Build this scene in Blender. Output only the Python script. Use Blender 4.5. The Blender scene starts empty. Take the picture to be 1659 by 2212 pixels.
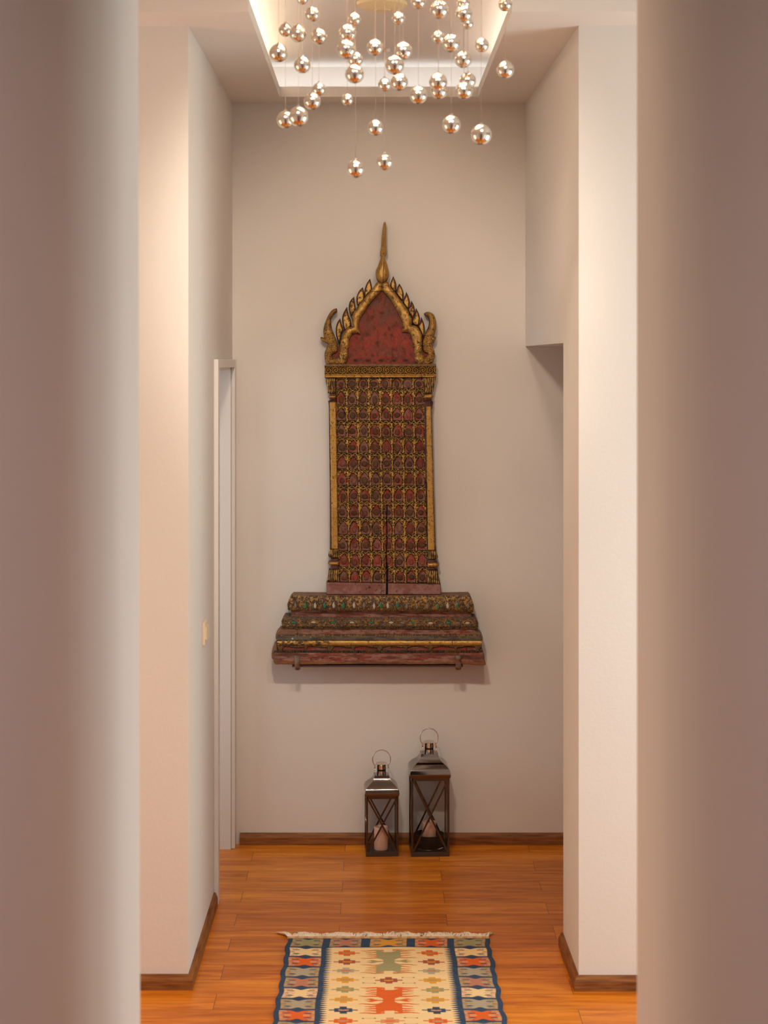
import bpy, bmesh, math, random
import numpy as np
from mathutils import Vector, Matrix

# ---------------------------------------------------------------- camera, world, light
F, CX, CY, CH = 3900.0, 820.0, 780.0, 2.1      # focal length (px), vanishing point (px), eye height
W, H = 1659.0, 2212.0
scene = bpy.context.scene
COL = scene.collection

cam_d = bpy.data.cameras.new('camera')
cam = bpy.data.objects.new('camera', cam_d)
COL.objects.link(cam)
cam.location = (0, 0, CH)
cam.rotation_euler = (math.radians(90), 0, 0)
cam_d.sensor_fit = 'VERTICAL'
cam_d.sensor_height = 36.0
cam_d.lens = F / H * 36.0
cam_d.shift_x = (W / 2 - CX) / H
cam_d.shift_y = -(H / 2 - CY) / H
cam_d.dof.use_dof = True
cam_d.dof.focus_distance = 7.70
cam_d.dof.aperture_fstop = 4.8
cam_d.clip_start = 0.05
scene.camera = cam

world = bpy.data.worlds.new('world')
scene.world = world
world.use_nodes = True
world.node_tree.nodes['Background'].inputs[0].default_value = (0.75, 0.85, 1.0, 1)
world.node_tree.nodes['Background'].inputs[1].default_value = 0.3

vs = scene.view_settings
vs.view_transform = 'Standard'
vs.look = 'None'
vs.gamma = 1.0
vs.exposure = 0.26
vs.use_curve_mapping = False

def area(name, loc, rot, sx, sy, power, color):
    l = bpy.data.lights.new(name, 'AREA')
    l.shape = 'RECTANGLE'; l.size = sx; l.size_y = sy
    l.energy = power; l.color = color
    o = bpy.data.objects.new(name, l); COL.objects.link(o)
    o.location = loc; o.rotation_euler = [math.radians(a) for a in rot]
    return o

WARM = (1.0, 0.66, 0.42)
area('daylight_front', (1.80, 3.52, 1.50), (90, 0, 0), 1.1, 1.9, 6, (0.66, 0.95, 1.0))
area('daylight_right', (2.68, 4.75, 1.45), (0, 90, 0), 2.0, 1.5, 54, (0.84, 0.97, 0.97))
area('daylight_left', (-2.68, 4.75, 1.45), (0, -90, 0), 2.0, 1.3, 23, (1.0, 0.68, 0.42))
area('daylight_side_room', (-2.1, 7.2, 1.5), (0, -90, 0), 1.6, 1.0, 12, (0.80, 0.92, 1.0))
area('corridor_fill_light', (0.0, 0.9, 2.88), (0, 0, 0), 0.3, 0.3, 12.0, (1.0, 0.77, 0.84))  # unseen fill light, added to brighten the corridor walls
# cove strips lying on the dropped ceiling
area('cove_light_back', (0.0, 7.80, 3.270), (180, 0, 0), 1.2, 0.03, 0.48, (0.92, 0.96, 1.0))
area('cove_light_left', (-0.57, 6.7, 3.275), (180, 0, 0), 0.03, 1.6, 3.5, (1.0, 0.86, 0.66))
area('cove_light_right', (0.57, 6.7, 3.275), (180, 0, 0), 0.03, 1.6, 2.4, (1.0, 0.90, 0.78))
def spot(name, loc, target, power, color, angle, blend, radius):
    l = bpy.data.lights.new(name, 'SPOT'); l.energy = power; l.color = color
    l.spot_size = math.radians(angle); l.spot_blend = blend; l.shadow_soft_size = radius
    o = bpy.data.objects.new(name, l); COL.objects.link(o)
    o.location = loc
    o.rotation_euler = (Vector(target) - Vector(loc)).to_track_quat('-Z', 'Y').to_euler()
    return o
spot('back_wall_fill_left', (-0.25, 4.35, 3.33), (0.05, 7.85, 1.65), 180, (1.0, 0.84, 0.68), 50, 0.85, 0.12)  # out-of-view spot added to brighten the back wall and carving
spot('back_wall_fill_right', (0.35, 4.35, 3.33), (-0.05, 7.85, 1.65), 76, (1.0, 0.83, 0.68), 50, 0.85, 0.12)  # weaker second fill, added for the same wall
LAMP_W = 3.0

# ---------------------------------------------------------------- helpers
def PX(px, py, d):
    return Vector(((px - CX) * d / F, d, CH - (py - CY) * d / F))

def lin(r, g, b):
    f = lambda c: (c / 255 / 12.92) if c / 255 <= 0.04045 else ((c / 255 + 0.055) / 1.055) ** 2.4
    return (f(r), f(g), f(b))

def mat(name, color, rough=0.5, metal=0.0, **kw):
    m = bpy.data.materials.new(name); m.use_nodes = True
    b = m.node_tree.nodes['Principled BSDF']
    b.inputs['Base Color'].default_value = (*color, 1)
    b.inputs['Roughness'].default_value = rough
    b.inputs['Metallic'].default_value = metal
    for k, v in kw.items():
        b.inputs[k.replace('_', ' ')].default_value = v
    return m

def nodes(m):
    return m.node_tree.nodes, m.node_tree.links, m.node_tree.nodes['Principled BSDF']

def add_bump(m, scale, strength, dist=0.01, detail=3.0, stretch=None):
    N, L, b = nodes(m)
    tc = N.new('ShaderNodeTexCoord'); mp = N.new('ShaderNodeMapping')
    L.new(tc.outputs['Object'], mp.inputs[0])
    if stretch: mp.inputs['Scale'].default_value = stretch
    n = N.new('ShaderNodeTexNoise'); n.inputs['Scale'].default_value = scale; n.inputs['Detail'].default_value = detail
    L.new(mp.outputs[0], n.inputs[0])
    bp = N.new('ShaderNodeBump'); bp.inputs['Strength'].default_value = strength; bp.inputs['Distance'].default_value = dist
    L.new(n.outputs[0], bp.inputs['Height']); L.new(bp.outputs[0], b.inputs['Normal'])
    return n

def color_noise(m, c1, c2, scale, detail=4, lo=0.35, hi=0.65, stretch=None):
    N, L, b = nodes(m)
    tc = N.new('ShaderNodeTexCoord'); mp = N.new('ShaderNodeMapping')
    L.new(tc.outputs['Object'], mp.inputs[0])
    if stretch: mp.inputs['Scale'].default_value = stretch
    n = N.new('ShaderNodeTexNoise'); n.inputs['Scale'].default_value = scale; n.inputs['Detail'].default_value = detail
    L.new(mp.outputs[0], n.inputs[0])
    r = N.new('ShaderNodeValToRGB')
    r.color_ramp.elements[0].position = lo; r.color_ramp.elements[0].color = (*c1, 1)
    r.color_ramp.elements[1].position = hi; r.color_ramp.elements[1].color = (*c2, 1)
    L.new(n.outputs[0], r.inputs[0]); L.new(r.outputs[0], b.inputs['Base Color'])

def link(name, me, m=None, parent=None, smooth=False):
    o = bpy.data.objects.new(name, me)
    COL.objects.link(o)
    if m is not None:
        me.materials.clear(); me.materials.append(m)
    if parent is not None:
        o.parent = parent
        o.matrix_parent_inverse = Matrix.Identity(4)
        me.transform(parent_world(parent).inverted())
    if smooth:
        me.polygons.foreach_set('use_smooth', [True] * len(me.polygons))
    me.update()
    return o

def parent_world(o):
    M = o.matrix_basis.copy()
    while o.parent is not None:
        o = o.parent
        M = o.matrix_basis @ M
    return M

def build(name, bm, m, parent=None, smooth=False, auto=None):
    me = bpy.data.meshes.new(name)
    bmesh.ops.recalc_face_normals(bm, faces=bm.faces)
    bm.to_mesh(me); bm.free()
    o = link(name, me, m, parent, smooth)
    if auto is not None:
        me.polygons.foreach_set('use_smooth', [True] * len(me.polygons))
        me.set_sharp_from_angle(angle=math.radians(auto))
    return o

def tag(o, label, cat, group=None, kind=None):
    o['label'] = label; o['category'] = cat
    if group: o['group'] = group
    if kind: o['kind'] = kind
    return o

def struct(o):
    o['kind'] = 'structure'
    return o

def thing(name, label, cat, loc=(0, 0, 0), rz=0, group=None):
    o = bpy.data.objects.new(name, None); COL.objects.link(o)
    o.empty_display_size = 0.05
    o.location = loc; o.rotation_euler = (0, 0, rz)
    return tag(o, label, cat, group)

def box(bm, x0, x1, y0, y1, z0, z1, bev=0.0):
    vsx = [bm.verts.new((x, y, z)) for x in (x0, x1) for y in (y0, y1) for z in (z0, z1)]
    idx = [(0, 1, 3, 2), (4, 6, 7, 5), (0, 4, 5, 1), (2, 3, 7, 6), (0, 2, 6, 4), (1, 5, 7, 3)]
    fs = [bm.faces.new([vsx[i] for i in f]) for f in idx]
    if bev > 0:
        es = list({e for f in fs for e in f.edges})
        bmesh.ops.bevel(bm, geom=es, offset=bev, segments=2, affect='EDGES', profile=0.5)
    return vsx

def prism(bm, pts, z0, z1):
    """pts: xy outline, extruded in z"""
    a = [bm.verts.new((x, y, z0)) for x, y in pts]; b = [bm.verts.new((x, y, z1)) for x, y in pts]
    n = len(pts)
    bm.faces.new(a[::-1]); bm.faces.new(b)
    for i in range(n):
        bm.faces.new((a[i], a[(i + 1) % n], b[(i + 1) % n], b[i]))

def sweep(bm, path, prof):
    """extrude a profile (list of (out, up)) along a path of (pos, outward dir) tuples"""
    rings = []
    for p, o in path:
        p = Vector(p); o = Vector(o)
        rings.append([bm.verts.new(p + o * u + Vector((0, 0, v))) for u, v in prof])
    n = len(prof)
    for r0, r1 in zip(rings, rings[1:]):
        for i in range(n):
            bm.faces.new((r0[i], r0[(i + 1) % n], r1[(i + 1) % n], r1[i]))
    bm.faces.new(rings[0]); bm.faces.new(rings[-1][::-1])

def tube(bm, pts, r, seg=8, closed=False):
    pts = [Vector(p) for p in pts]
    rings = []
    n = len(pts)
    for i, p in enumerate(pts):
        if closed:
            t = (pts[(i + 1) % n] - pts[i - 1]).normalized()
        else:
            t = (pts[min(i + 1, n - 1)] - pts[max(i - 1, 0)]).normalized()
        up = Vector((0, 1, 0)) if abs(t.y) < 0.9 else Vector((1, 0, 0))
        a = t.cross(up).normalized(); b = t.cross(a).normalized()
        rr = r[i] if isinstance(r, (list, tuple)) else r
        rings.append([bm.verts.new(p + a * math.cos(k * 2 * math.pi / seg) * rr + b * math.sin(k * 2 * math.pi / seg) * rr) for k in range(seg)])
    m = n if closed else n - 1
    for i in range(m):
        r0, r1 = rings[i], rings[(i + 1) % n]
        for k in range(seg):
            bm.faces.new((r0[k], r0[(k + 1) % seg], r1[(k + 1) % seg], r1[k]))
    if not closed:
        bm.faces.new(rings[0]); bm.faces.new(rings[-1][::-1])

def lathe(bm, prof, c=(0, 0, 0), seg=32):
    rings = []
    for r, z in prof:
        if r < 1e-6:
            rings.append([bm.verts.new((c[0], c[1], c[2] + z))])
        else:
            rings.append([bm.verts.new((c[0] + r * math.cos(k * 2 * math.pi / seg), c[1] + r * math.sin(k * 2 * math.pi / seg), c[2] + z)) for k in range(seg)])
    for a, b in zip(rings, rings[1:]):
        for k in range(seg):
            k2 = (k + 1) % seg
            if len(a) == 1 and len(b) == 1: continue
            if len(a) == 1: bm.faces.new((a[0], b[k], b[k2]))
            elif len(b) == 1: bm.faces.new((a[k], a[k2], b[0]))
            else: bm.faces.new((a[k], a[k2], b[k2], b[k]))

# ---------------------------------------------------------------- materials
def wall_mat(name, c):
    m = mat(name, c, 0.85)
    add_bump(m, 90, 0.12, 0.004, 4)
    return m
M_WALL = wall_mat('painted_plaster', (0.76, 0.712, 0.662))
M_CEIL = wall_mat('ceiling_paint', (0.765, 0.715, 0.665))
M_TRIM = mat('white_lacquered_trim', (0.74, 0.70, 0.66), 0.35)

M_WOOD = mat('skirting_wood', (0.2, 0.08, 0.03), 0.5, Specular_IOR_Level=0.2)
color_noise(M_WOOD, (0.15, 0.048, 0.012), (0.34, 0.135, 0.038), 9, 6, 0.3, 0.7, (1, 1, 12))

def floor_material():
    m = mat('plank_floor', (0.5, 0.2, 0.05), 0.30, Specular_IOR_Level=0.22)
    N, L, b = nodes(m)
    tc = N.new('ShaderNodeTexCoord')
    sep = N.new('ShaderNodeSeparateXYZ'); L.new(tc.outputs['Object'], sep.inputs[0])
    def math_(op, a, bb=None, v=None):
        n = N.new('ShaderNodeMath'); n.operation = op
        if isinstance(a, (int, float)): n.inputs[0].default_value = a
        else: L.new(a, n.inputs[0])
        if bb is not None:
            if isinstance(bb, (int, float)): n.inputs[1].default_value = bb
            else: L.new(bb, n.inputs[1])
        return n.outputs[0]
    PW, PL = 0.1448, 0.792
    yy = math_('DIVIDE', math_('SUBTRACT', sep.outputs[1], 7.726 - PW * 60), PW)
    row = math_('FLOOR', yy)
    odd = math_('FLOORED_MODULO', row, 2.0)
    # row 59 (first full row before the back wall) is odd: joint at x=-0.54; even rows: joint at x=0.643
    xo = math_('MULTIPLY', odd, 0.54 + 0.643)
    xs = math_('SUBTRACT', sep.outputs[0], 0.643)
    xx = math_('DIVIDE', math_('ADD', xs, xo), PL)
    colm = math_('FLOOR', xx)
    fx = math_('FRACT', xx); fy = math_('FRACT', yy)
    cmb = N.new('ShaderNodeCombineXYZ'); L.new(row, cmb.inputs[0]); L.new(colm, cmb.inputs[1])
    wn = N.new('ShaderNodeTexWhiteNoise'); wn.noise_dimensions = '3D'; L.new(cmb.outputs[0], wn.inputs[0])
    # grain coordinates: shifted per plank
    off = N.new('ShaderNodeVectorMath'); off.operation = 'MULTIPLY_ADD'
    L.new(wn.outputs['Color'], off.inputs[0]); off.inputs[1].default_value = (7, 7, 7)
    L.new(tc.outputs['Object'], off.inputs[2])
    mp = N.new('ShaderNodeMapping'); mp.inputs['Scale'].default_value = (1.4, 15, 1); L.new(off.outputs[0], mp.inputs[0])
    n1 = N.new('ShaderNodeTexNoise'); n1.inputs['Scale'].default_value = 2.2; n1.inputs['Detail'].default_value = 8; n1.inputs['Roughness'].default_value = 0.62
    n1.inputs['Distortion'].default_value = 0.6
    L.new(mp.outputs[0], n1.inputs[0])
    mp2 = N.new('ShaderNodeMapping'); mp2.inputs['Scale'].default_value = (5, 160, 1); L.new(off.outputs[0], mp2.inputs[0])
    n2 = N.new('ShaderNodeTexNoise'); n2.inputs['Scale'].default_value = 1.5; n2.inputs['Detail'].default_value = 5; L.new(mp2.outputs[0], n2.inputs[0])
    mixv = math_('ADD', math_('MULTIPLY', n1.outputs[0], 0.75), math_('MULTIPLY', n2.outputs[0], 0.25))
    mixv = math_('ADD', mixv, math_('MULTIPLY', math_('SUBTRACT', wn.outputs['Value'], 0.5), 0.12))
    r = N.new('ShaderNodeValToRGB'); cr = r.color_ramp
    cr.elements[0].position = 0.30; cr.elements[0].color = (0.36, 0.080, 0.006, 1)
    cr.elements[1].position = 0.72; cr.elements[1].color = (0.90, 0.34, 0.030, 1)
    e = cr.elements.new(0.46); e.color = (0.62, 0.170, 0.010, 1)
    e = cr.elements.new(0.58); e.color = (0.78, 0.25, 0.017, 1)
    L.new(mixv, r.inputs[0])
    # seams
    ey = math_('MULTIPLY', math_('MINIMUM', fy, math_('SUBTRACT', 1.0, fy)), PW)
    ex = math_('MULTIPLY', math_('MINIMUM', fx, math_('SUBTRACT', 1.0, fx)), PL)
    sy = math_('LESS_THAN', ey, 0.0012); sx = math_('LESS_THAN', ex, 0.0009)
    sx = math_('MULTIPLY', sx, 0.9); sy = math_('MULTIPLY', sy, 0.55)
    sm = math_('MAXIMUM', sx, sy)
    mx = N.new('ShaderNodeMix'); mx.data_type = 'RGBA'
    L.new(sm, mx.inputs[0]); L.new(r.outputs[0], mx.inputs[6]); mx.inputs[7].default_value = (0.05, 0.018, 0.006, 1)
    L.new(mx.outputs[2], b.inputs['Base Color'])
    rr = N.new('ShaderNodeMapRange'); L.new(n1.outputs[0], rr.inputs[0]); rr.inputs[3].default_value = 0.34; rr.inputs[4].default_value = 0.24
    L.new(rr.outputs[0], b.inputs['Roughness'])
    bp = N.new('ShaderNodeBump'); bp.inputs['Strength'].default_value = 0.12; bp.inputs['Distance'].default_value = 0.002
    L.new(n2.outputs[0], bp.inputs['Height']); L.new(bp.outputs[0], b.inputs['Normal'])
    return m
M_FLOOR = floor_material()
M_UNSEEN_DARK = mat('unseen_dark_finish', (0.035, 0.022, 0.016), 0.45)  # invented dark finish for unseen corridor surfaces, to darken the mirrored reflections

# ---------------------------------------------------------------- the shell
ZC, ZL, ZU = 3.22, 3.263, 3.378       # dropped ceiling underside, its upper edge, main ceiling
BACK = 7.85
XL, XR0, XR1, XRB = -0.64, 0.665, 0.6585, 0.634

bm = bmesh.new(); box(bm, -2.8, 2.8, -4.3, 8.1, -0.1, 0.0)
struct(build('floor', bm, M_FLOOR))
bm = bmesh.new(); box(bm, -2.8, 2.8, 3.48, 8.1, ZU, ZU + 0.1)
struct(build('ceiling', bm, M_CEIL))
bm = bmesh.new(); box(bm, -0.62, 0.65, -4.3, 3.48, 2.9, 3.0)
struct(build('ceiling', bm, M_UNSEEN_DARK))
bm = bmesh.new(); box(bm, -2.8, 2.8, BACK, BACK + 0.12, 0, ZU)
struct(build('wall_back', bm, M_WALL))

# left wall: pillar face, long side wall with the doorway
bm = bmesh.new()
box(bm, -2.8, XL - 0.12, 6.04, 6.16, 0, ZU)
box(bm, XL - 0.12, XL, 6.04, 7.03, 0, ZU)
box(bm, XL - 0.12, XL, 7.03, 7.77, 2.073, ZU)
box(bm, XL - 0.12, XL, 7.77, BACK, 0, ZU)
struct(build('wall_left', bm, M_WALL))

# right wall (a little out of square), pillar and header over the opening
bm = bmesh.new()
prism(bm, [(XR0, 6.03), (2.8, 6.03), (2.8, 6.15), (XR0 + 0.2, 6.15), (XR0 + 0.2, 6.47), (XR1, 6.47)], 0, ZU)
prism(bm, [(XR1, 6.47), (XR0 + 0.2, 6.47), (XR0 + 0.2, BACK), (XRB, BACK)], 2.165, ZU)
struct(build('wall_right', bm, M_WALL))
bm = bmesh.new(); box(bm, 2.2, 2.32, 6.15, BACK, 0, ZU)
struct(build('wall_side_room_right', bm, M_WALL))
bm = bmesh.new(); box(bm, -2.32, -2.2, 6.16, BACK, 0, ZU)
struct(build('wall_side_room_left', bm, M_WALL))

# cross hall walls: ends with windows, wall pierced by the corridor
for sgn, nm in ((-1, 'wall_hall_left'), (1, 'wall_hall_right')):
    a, b_ = sorted((sgn * 2.6, sgn * 2.72))
    bm = bmesh.new()
    box(bm, a, b_, 3.48, 6.1, 0, 0.45); box(bm, a, b_, 3.48, 6.1, 2.45, ZU)
    box(bm, a, b_, 3.48, 4.0, 0.45, 2.45); box(bm, a, b_, 5.5, 6.1, 0.45, 2.45)
    struct(build(nm, bm, M_WALL))
    bm = bmesh.new()
    x0, x1 = sorted((sgn * 2.6, sgn * 2.64))
    for (y0, y1, z0, z1) in ((4.0, 5.5, 0.45, 0.5), (4.0, 5.5, 2.4, 2.45), (4.0, 4.05, 0.5, 2.4), (5.45, 5.5, 0.5, 2.4), (4.72, 4.78, 0.5, 2.4)):
        box(bm, x0, x1, y0, y1, z0, z1)
    struct(build('window_3' if sgn > 0 else 'window_2', bm, M_TRIM))
CL, CR = (298 - CX) * 3.6 / F, (1376 - CX) * 3.6 / F
bm = bmesh.new()
vv = box(bm, CL - 0.12, CL, -4.2, 3.6, 0, 2.9)
box(bm, -2.8, CL - 0.001, 3.48, 3.6, 0, 2.9)
for v in bm.verts:                      # the photographed edge leans by a few millimetres
    if abs(v.co.x - CL) < 0.002 and v.co.z < 0.1: v.co.x += 0.006
struct(build('wall_corridor_left', bm, M_WALL))
bm = bmesh.new()
box(bm, CR, CR + 0.12, -4.2, 3.6, 0, 2.9); 
box(bm, CR + 0.001, 1.2, 3.48, 3.6, 0, 2.9); box(bm, 2.4, 2.8, 3.48, 3.6, 0, 2.9)
box(bm, 1.2, 2.4, 3.48, 3.6, 0, 0.5); box(bm, 1.2, 2.4, 3.48, 3.6, 2.5, 2.9)
struct(build('wall_corridor_right', bm, M_WALL))
bm = bmesh.new()
for (x0, x1, z0, z1) in ((1.2, 2.4, 0.5, 0.55), (1.2, 2.4, 2.45, 2.5), (1.2, 1.25, 0.55, 2.45), (2.35, 2.4, 0.55, 2.45), (1.78, 1.82, 0.55, 2.45)):
    box(bm, x0, x1, 3.56, 3.6, z0, z1)
struct(build('window_1', bm, M_TRIM))
bm = bmesh.new(); box(bm, -2.8, 2.8, 3.48, 3.6, 2.9, ZU)
struct(build('wall_corridor_header', bm, M_WALL))
bm = bmesh.new(); box(bm, -0.62, 0.65, -4.3, -4.2, 0, 3.0)
struct(build('wall_corridor_end', bm, M_UNSEEN_DARK))

# dropped ceiling plate with the open light cove
bm = bmesh.new()
box(bm, -2.6, -0.42, 5.785, 6.04, ZC, ZL)
box(bm, 0.425, 2.6, 5.785, 6.03, ZC, ZL)
prism(bm, [(XL, 6.04), (-0.42, 6.04), (-0.424, 7.65), (XL, 7.65)], ZC, ZL)
prism(bm, [(0.425, 6.03), (XR0, 6.03), (XRB + 0.005, 7.65), (0.418, 7.65)], ZC, ZL)
box(bm, XL, XRB + 0.008, 7.65, BACK, ZC, ZL)
struct(build('ceiling_cove', bm, M_CEIL))

# skirting boards
PROF = [(0, 0), (0.016, 0), (0.016, 0.031), (0.007, 0.050), (0, 0.050)]
def skirting(name, pts):
    """pts: list of ((x, y), (nx, ny)) with mitred corner normals"""
    bm = bmesh.new()
    sweep(bm, [((x, y, 0), (nx, ny, 0)) for (x, y), (nx, ny) in pts], PROF)
    struct(build(name, bm, M_WOOD))
skirting('baseboard_back', [((-0.607, BACK), (0, -1)), ((2.19, BACK), (0, -1))])
skirting('baseboard_left', [((-2.6, 6.04), (0, -1)), ((XL, 6.04), (1, -1)), ((XL, 6.965), (1, 0))])
skirting('baseboard_right', [((2.6, 6.03), (0, -1)), ((XR0, 6.03), (-1, -1)), ((XR1, 6.47), (-1, 1)), ((0.80, 6.47), (0, 1))])

# door casing of the left doorway (seen almost edge on)
bm = bmesh.new()
CS = 0.065
box(bm, XL, XL + 0.018, 7.03 - CS, 7.03, 0, 2.073 + 0.034, 0.003)
box(bm, XL, XL + 0.018, 7.77, 7.77 + CS, 0, 2.073 + 0.034, 0.003)
box(bm, XL, XL + 0.018, 7.03, 7.77, 2.073, 2.073 + 0.034, 0.003)
box(bm, XL - 0.12, XL, 7.765, 7.775, 0, 2.073)         # lining of the far jamb
box(bm, XL - 0.12, XL, 7.03, 7.04, 0, 2.073)
box(bm, XL - 0.12, XL, 7.04, 7.765, 2.062, 2.075)
struct(build('trim_1', bm, M_TRIM))
# ---------------------------------------------------------------- chandelier of mirrored balls
M_BALL = mat('mirrored_glass', (0.74, 0.69, 0.61), 0.03, 1.0)
M_CHROME = mat('polished_chrome', (0.80, 0.76, 0.72), 0.08, 1.0)
M_CABLE = mat('thin_steel_cable', (0.16, 0.11, 0.08), 0.6, 0.3)
M_BULB = mat('halogen_bulb_glass', (1, 1, 1), 0.2)
_N, _L, _b = nodes(M_BULB)
_b.inputs['Emission Color'].default_value = (1.0, 0.58, 0.25, 1); _b.inputs['Emission Strength'].default_value = 60.0

BALLS = [(653,-3,13),(675,30.5,16),(616.6,64.7,14.6),(643.8,72.3,18.8),(688.9,78.9,17.6),(601.7,114.4,20),(653,140.3,18),
 (765.8,42,14),(750.9,72,19.5),(748.2,106.8,21),(767.5,128.3,16.4),(766,160,20.4),(810,102.8,18),(689,193,14.3),
 (674.6,218.8,18.7),(616.6,258.6,19),(644.8,252,21.7),(750.2,215.5,13),(811.5,276.2,17),(768,364.7,19.5),(831,183,14.6),
 (903.8,4,16),(860.8,39.8,14.3),(949,21,20),(1001.5,5,15),(1001.8,30,18.6),(1010,50.6,13),(1091.5,9,15.4),(871,110.3,19.6),
 (852.4,140.3,20.6),(946.5,80.3,14.4),(974.3,93.3,20),(1040.5,97.6,15.6),(1001,128.4,18.5),(1091.5,151,19),(862.2,177.2,19),
 (903.8,206,19.4),(946.5,177.2,20),(948,197,18),(1010.5,174.3,18),(1002.5,196,18.8),(975,269.4,20),(1039.4,291,22.7),(830.7,349.7,18)]
CHD = 5.2
chx = (848 - CX) * CHD / F
chan = thing('chandelier', 'ceiling chandelier of many hanging mirrored silver balls on thin cables', 'chandelier', (chx, CHD, ZU))
bm = bmesh.new()
lathe(bm, [(0, 0), (0.40, 0), (0.405, -0.004), (0.405, -0.036), (0.40, -0.04), (0, -0.04)], (chx, CHD, ZU), 64)
build('canopy', bm, M_CHROME, chan, auto=30)
NB = 30
for k in range(NB):
    a = k * 2.39996; rr = 0.36 * math.sqrt((k + 0.5) / NB)
    p = (chx + rr * math.cos(a), CHD + rr * math.sin(a), ZU - 0.04)
    bm = bmesh.new(); lathe(bm, [(0, 0), (0.018, 0), (0.018, -0.012), (0.013, -0.012), (0.011, -0.004), (0, -0.004)], p, 16)
    sk = build('lamp_socket', bm, M_CHROME, chan, auto=30)
    bm = bmesh.new(); bmesh.ops.create_icosphere(bm, subdivisions=2, radius=0.006)
    bmesh.ops.translate(bm, verts=bm.verts, vec=(p[0], p[1], p[2] - 0.0095))
    build('bulb', bm, M_BULB, sk, smooth=True)
    l = bpy.data.lights.new('halogen_lamp', 'SPOT'); l.energy = LAMP_W; l.color = WARM
    l.spot_size = math.radians(96); l.spot_blend = 1.0; l.shadow_soft_size = 0.006
    o = bpy.data.objects.new('halogen_lamp', l); COL.objects.link(o)
    o.parent = chan; o.location = (p[0] - chx, p[1] - CHD, p[2] - ZU - 0.023)
rnd = random.Random(5)
dmin, dmax = 4.92, 5.48
for (px, py, r) in BALLS:
    # bigger on the picture = a little nearer; each cable drops from its own place in the round canopy
    d = 5.2 + (17.5 - r) * 0.030 + rnd.uniform(-0.10, 0.10)
    d = min(max(d, dmin), dmax)
    X = (px - CX) * d / F
    lim = math.sqrt(max(0.0, 0.37 ** 2 - (X - chx) ** 2))
    d = min(max(d, CHD - lim), CHD + lim)
    p = PX(px, py, d); R = r * d / F
    bm = bmesh.new()
    bmesh.ops.create_uvsphere(bm, u_segments=40, v_segments=24, radius=R)
    bmesh.ops.translate(bm, verts=bm.verts, vec=p)
    b_ = build('pendant_ball', bm, M_BALL, chan, smooth=True)
    bm = bmesh.new()
    lathe(bm, [(0, 0.004), (0.0035, 0.004), (0.0045, 0.0005), (0.0045, -0.004)], (p.x, p.y, p.z + R), 12)
    build('cap', bm, M_CHROME, b_)
    bm = bmesh.new()
    tube(bm, [(p.x, p.y, p.z + R + 0.002), (p.x, p.y, ZU - 0.038)], 0.0004, 5)
    build('cable', bm, M_CABLE, b_)

# ---------------------------------------------------------------- things on the upper ceiling
M_CREAM = mat('cream_plastic', lin(226, 205, 160), 0.45)
bm = bmesh.new()
dc = 6.42
sx = (825 - CX) * dc / F
lathe(bm, [(0, 0), (0.088, 0), (0.0905, -0.004), (0.089, -0.014), (0.07, -0.024), (0.036, -0.031), (0.034, -0.029), (0.032, -0.029), (0.031, -0.034), (0, -0.036)], (sx, dc, ZU), 48)
tag(build('ceiling_speaker', bm, M_CREAM, auto=35), 'round cream dome fitting on the upper ceiling behind the hanging balls', 'ceiling fitting')
bs = thing('ceiling_sensor', 'small beige and white box sensor on the upper ceiling', 'sensor', (0.018, 7.36, ZU))
bm = bmesh.new(); c = 1.278 * F / (CY - 107)
bx = (829 - CX) * c / F
box(bm, bx - 0.012, bx + 0.010, c - 0.035, c + 0.035, ZU - 0.006, ZU, 0.001)
build('housing', bm, mat('beige_plastic', lin(200, 170, 125), 0.5), bs)
bm = bmesh.new(); box(bm, bx + 0.010, bx + 0.026, c - 0.03, c + 0.012, ZU - 0.008, ZU, 0.001)
build('lens_cover', bm, mat('white_plastic', (0.85, 0.83, 0.8), 0.4), bs)

# ---------------------------------------------------------------- light switch on the left wall
M_SW = mat('ivory_plastic', lin(238, 215, 182), 0.35)
sw = thing('light_switch', 'ivory square light switch on the left side wall', 'light switch', (XL, 6.55, 1.116))
bm = bmesh.new(); box(bm, XL, XL + 0.011, 6.505, 6.585, 1.076, 1.156, 0.002)
build('plate', bm, M_SW, sw)
bm = bmesh.new()
a = [(XL + 0.010, 6.52), (XL + 0.010, 6.572), (XL + 0.0205, 6.572), (XL + 0.0155, 6.52)]
prism(bm, a, 1.094, 1.140)
build('rocker', bm, M_SW, sw)
# ---------------------------------------------------------------- carved temple panel: relief tools
def _hash(ix, iy, s):
    v = np.sin(ix * 127.1 + iy * 311.7 + s * 74.7) * 43758.5453
    return v - np.floor(v)
def vnoise(x, y, sc, s=0):
    x = x / sc; y = y / sc
    ix = np.floor(x); iy = np.floor(y); fx = x - ix; fy = y - iy
    fx = fx * fx * (3 - 2 * fx); fy = fy * fy * (3 - 2 * fy)
    a = _hash(ix, iy, s); b = _hash(ix + 1, iy, s); c = _hash(ix, iy + 1, s); d = _hash(ix + 1, iy + 1, s)
    return (a * (1 - fx) + b * fx) * (1 - fy) + (c * (1 - fx) + d * fx) * fy
def fbm(x, y, sc, s=0, o=3):
    t = 0; a = 1; n = 0
    for i in range(o):
        t = t + a * vnoise(x, y, sc / 2 ** i, s + i * 3.7); n += a; a *= 0.55
    return t / n
def sstep(a, b, x):
    t = np.clip((x - a) / (b - a), 0, 1)
    return t * t * (3 - 2 * t)
def mixc(c1, c2, t):
    t = np.asarray(t, float)
    return c1 * (1 - t[:, None]) + c2 * t[:, None]
def C(r, g, b):
    return np.array([[r, g, b]], float)
GOLD, GOLD2, OCHRE = C(0.62, 0.345, 0.075), C(0.44, 0.225, 0.040), C(0.27, 0.14, 0.04)
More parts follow.
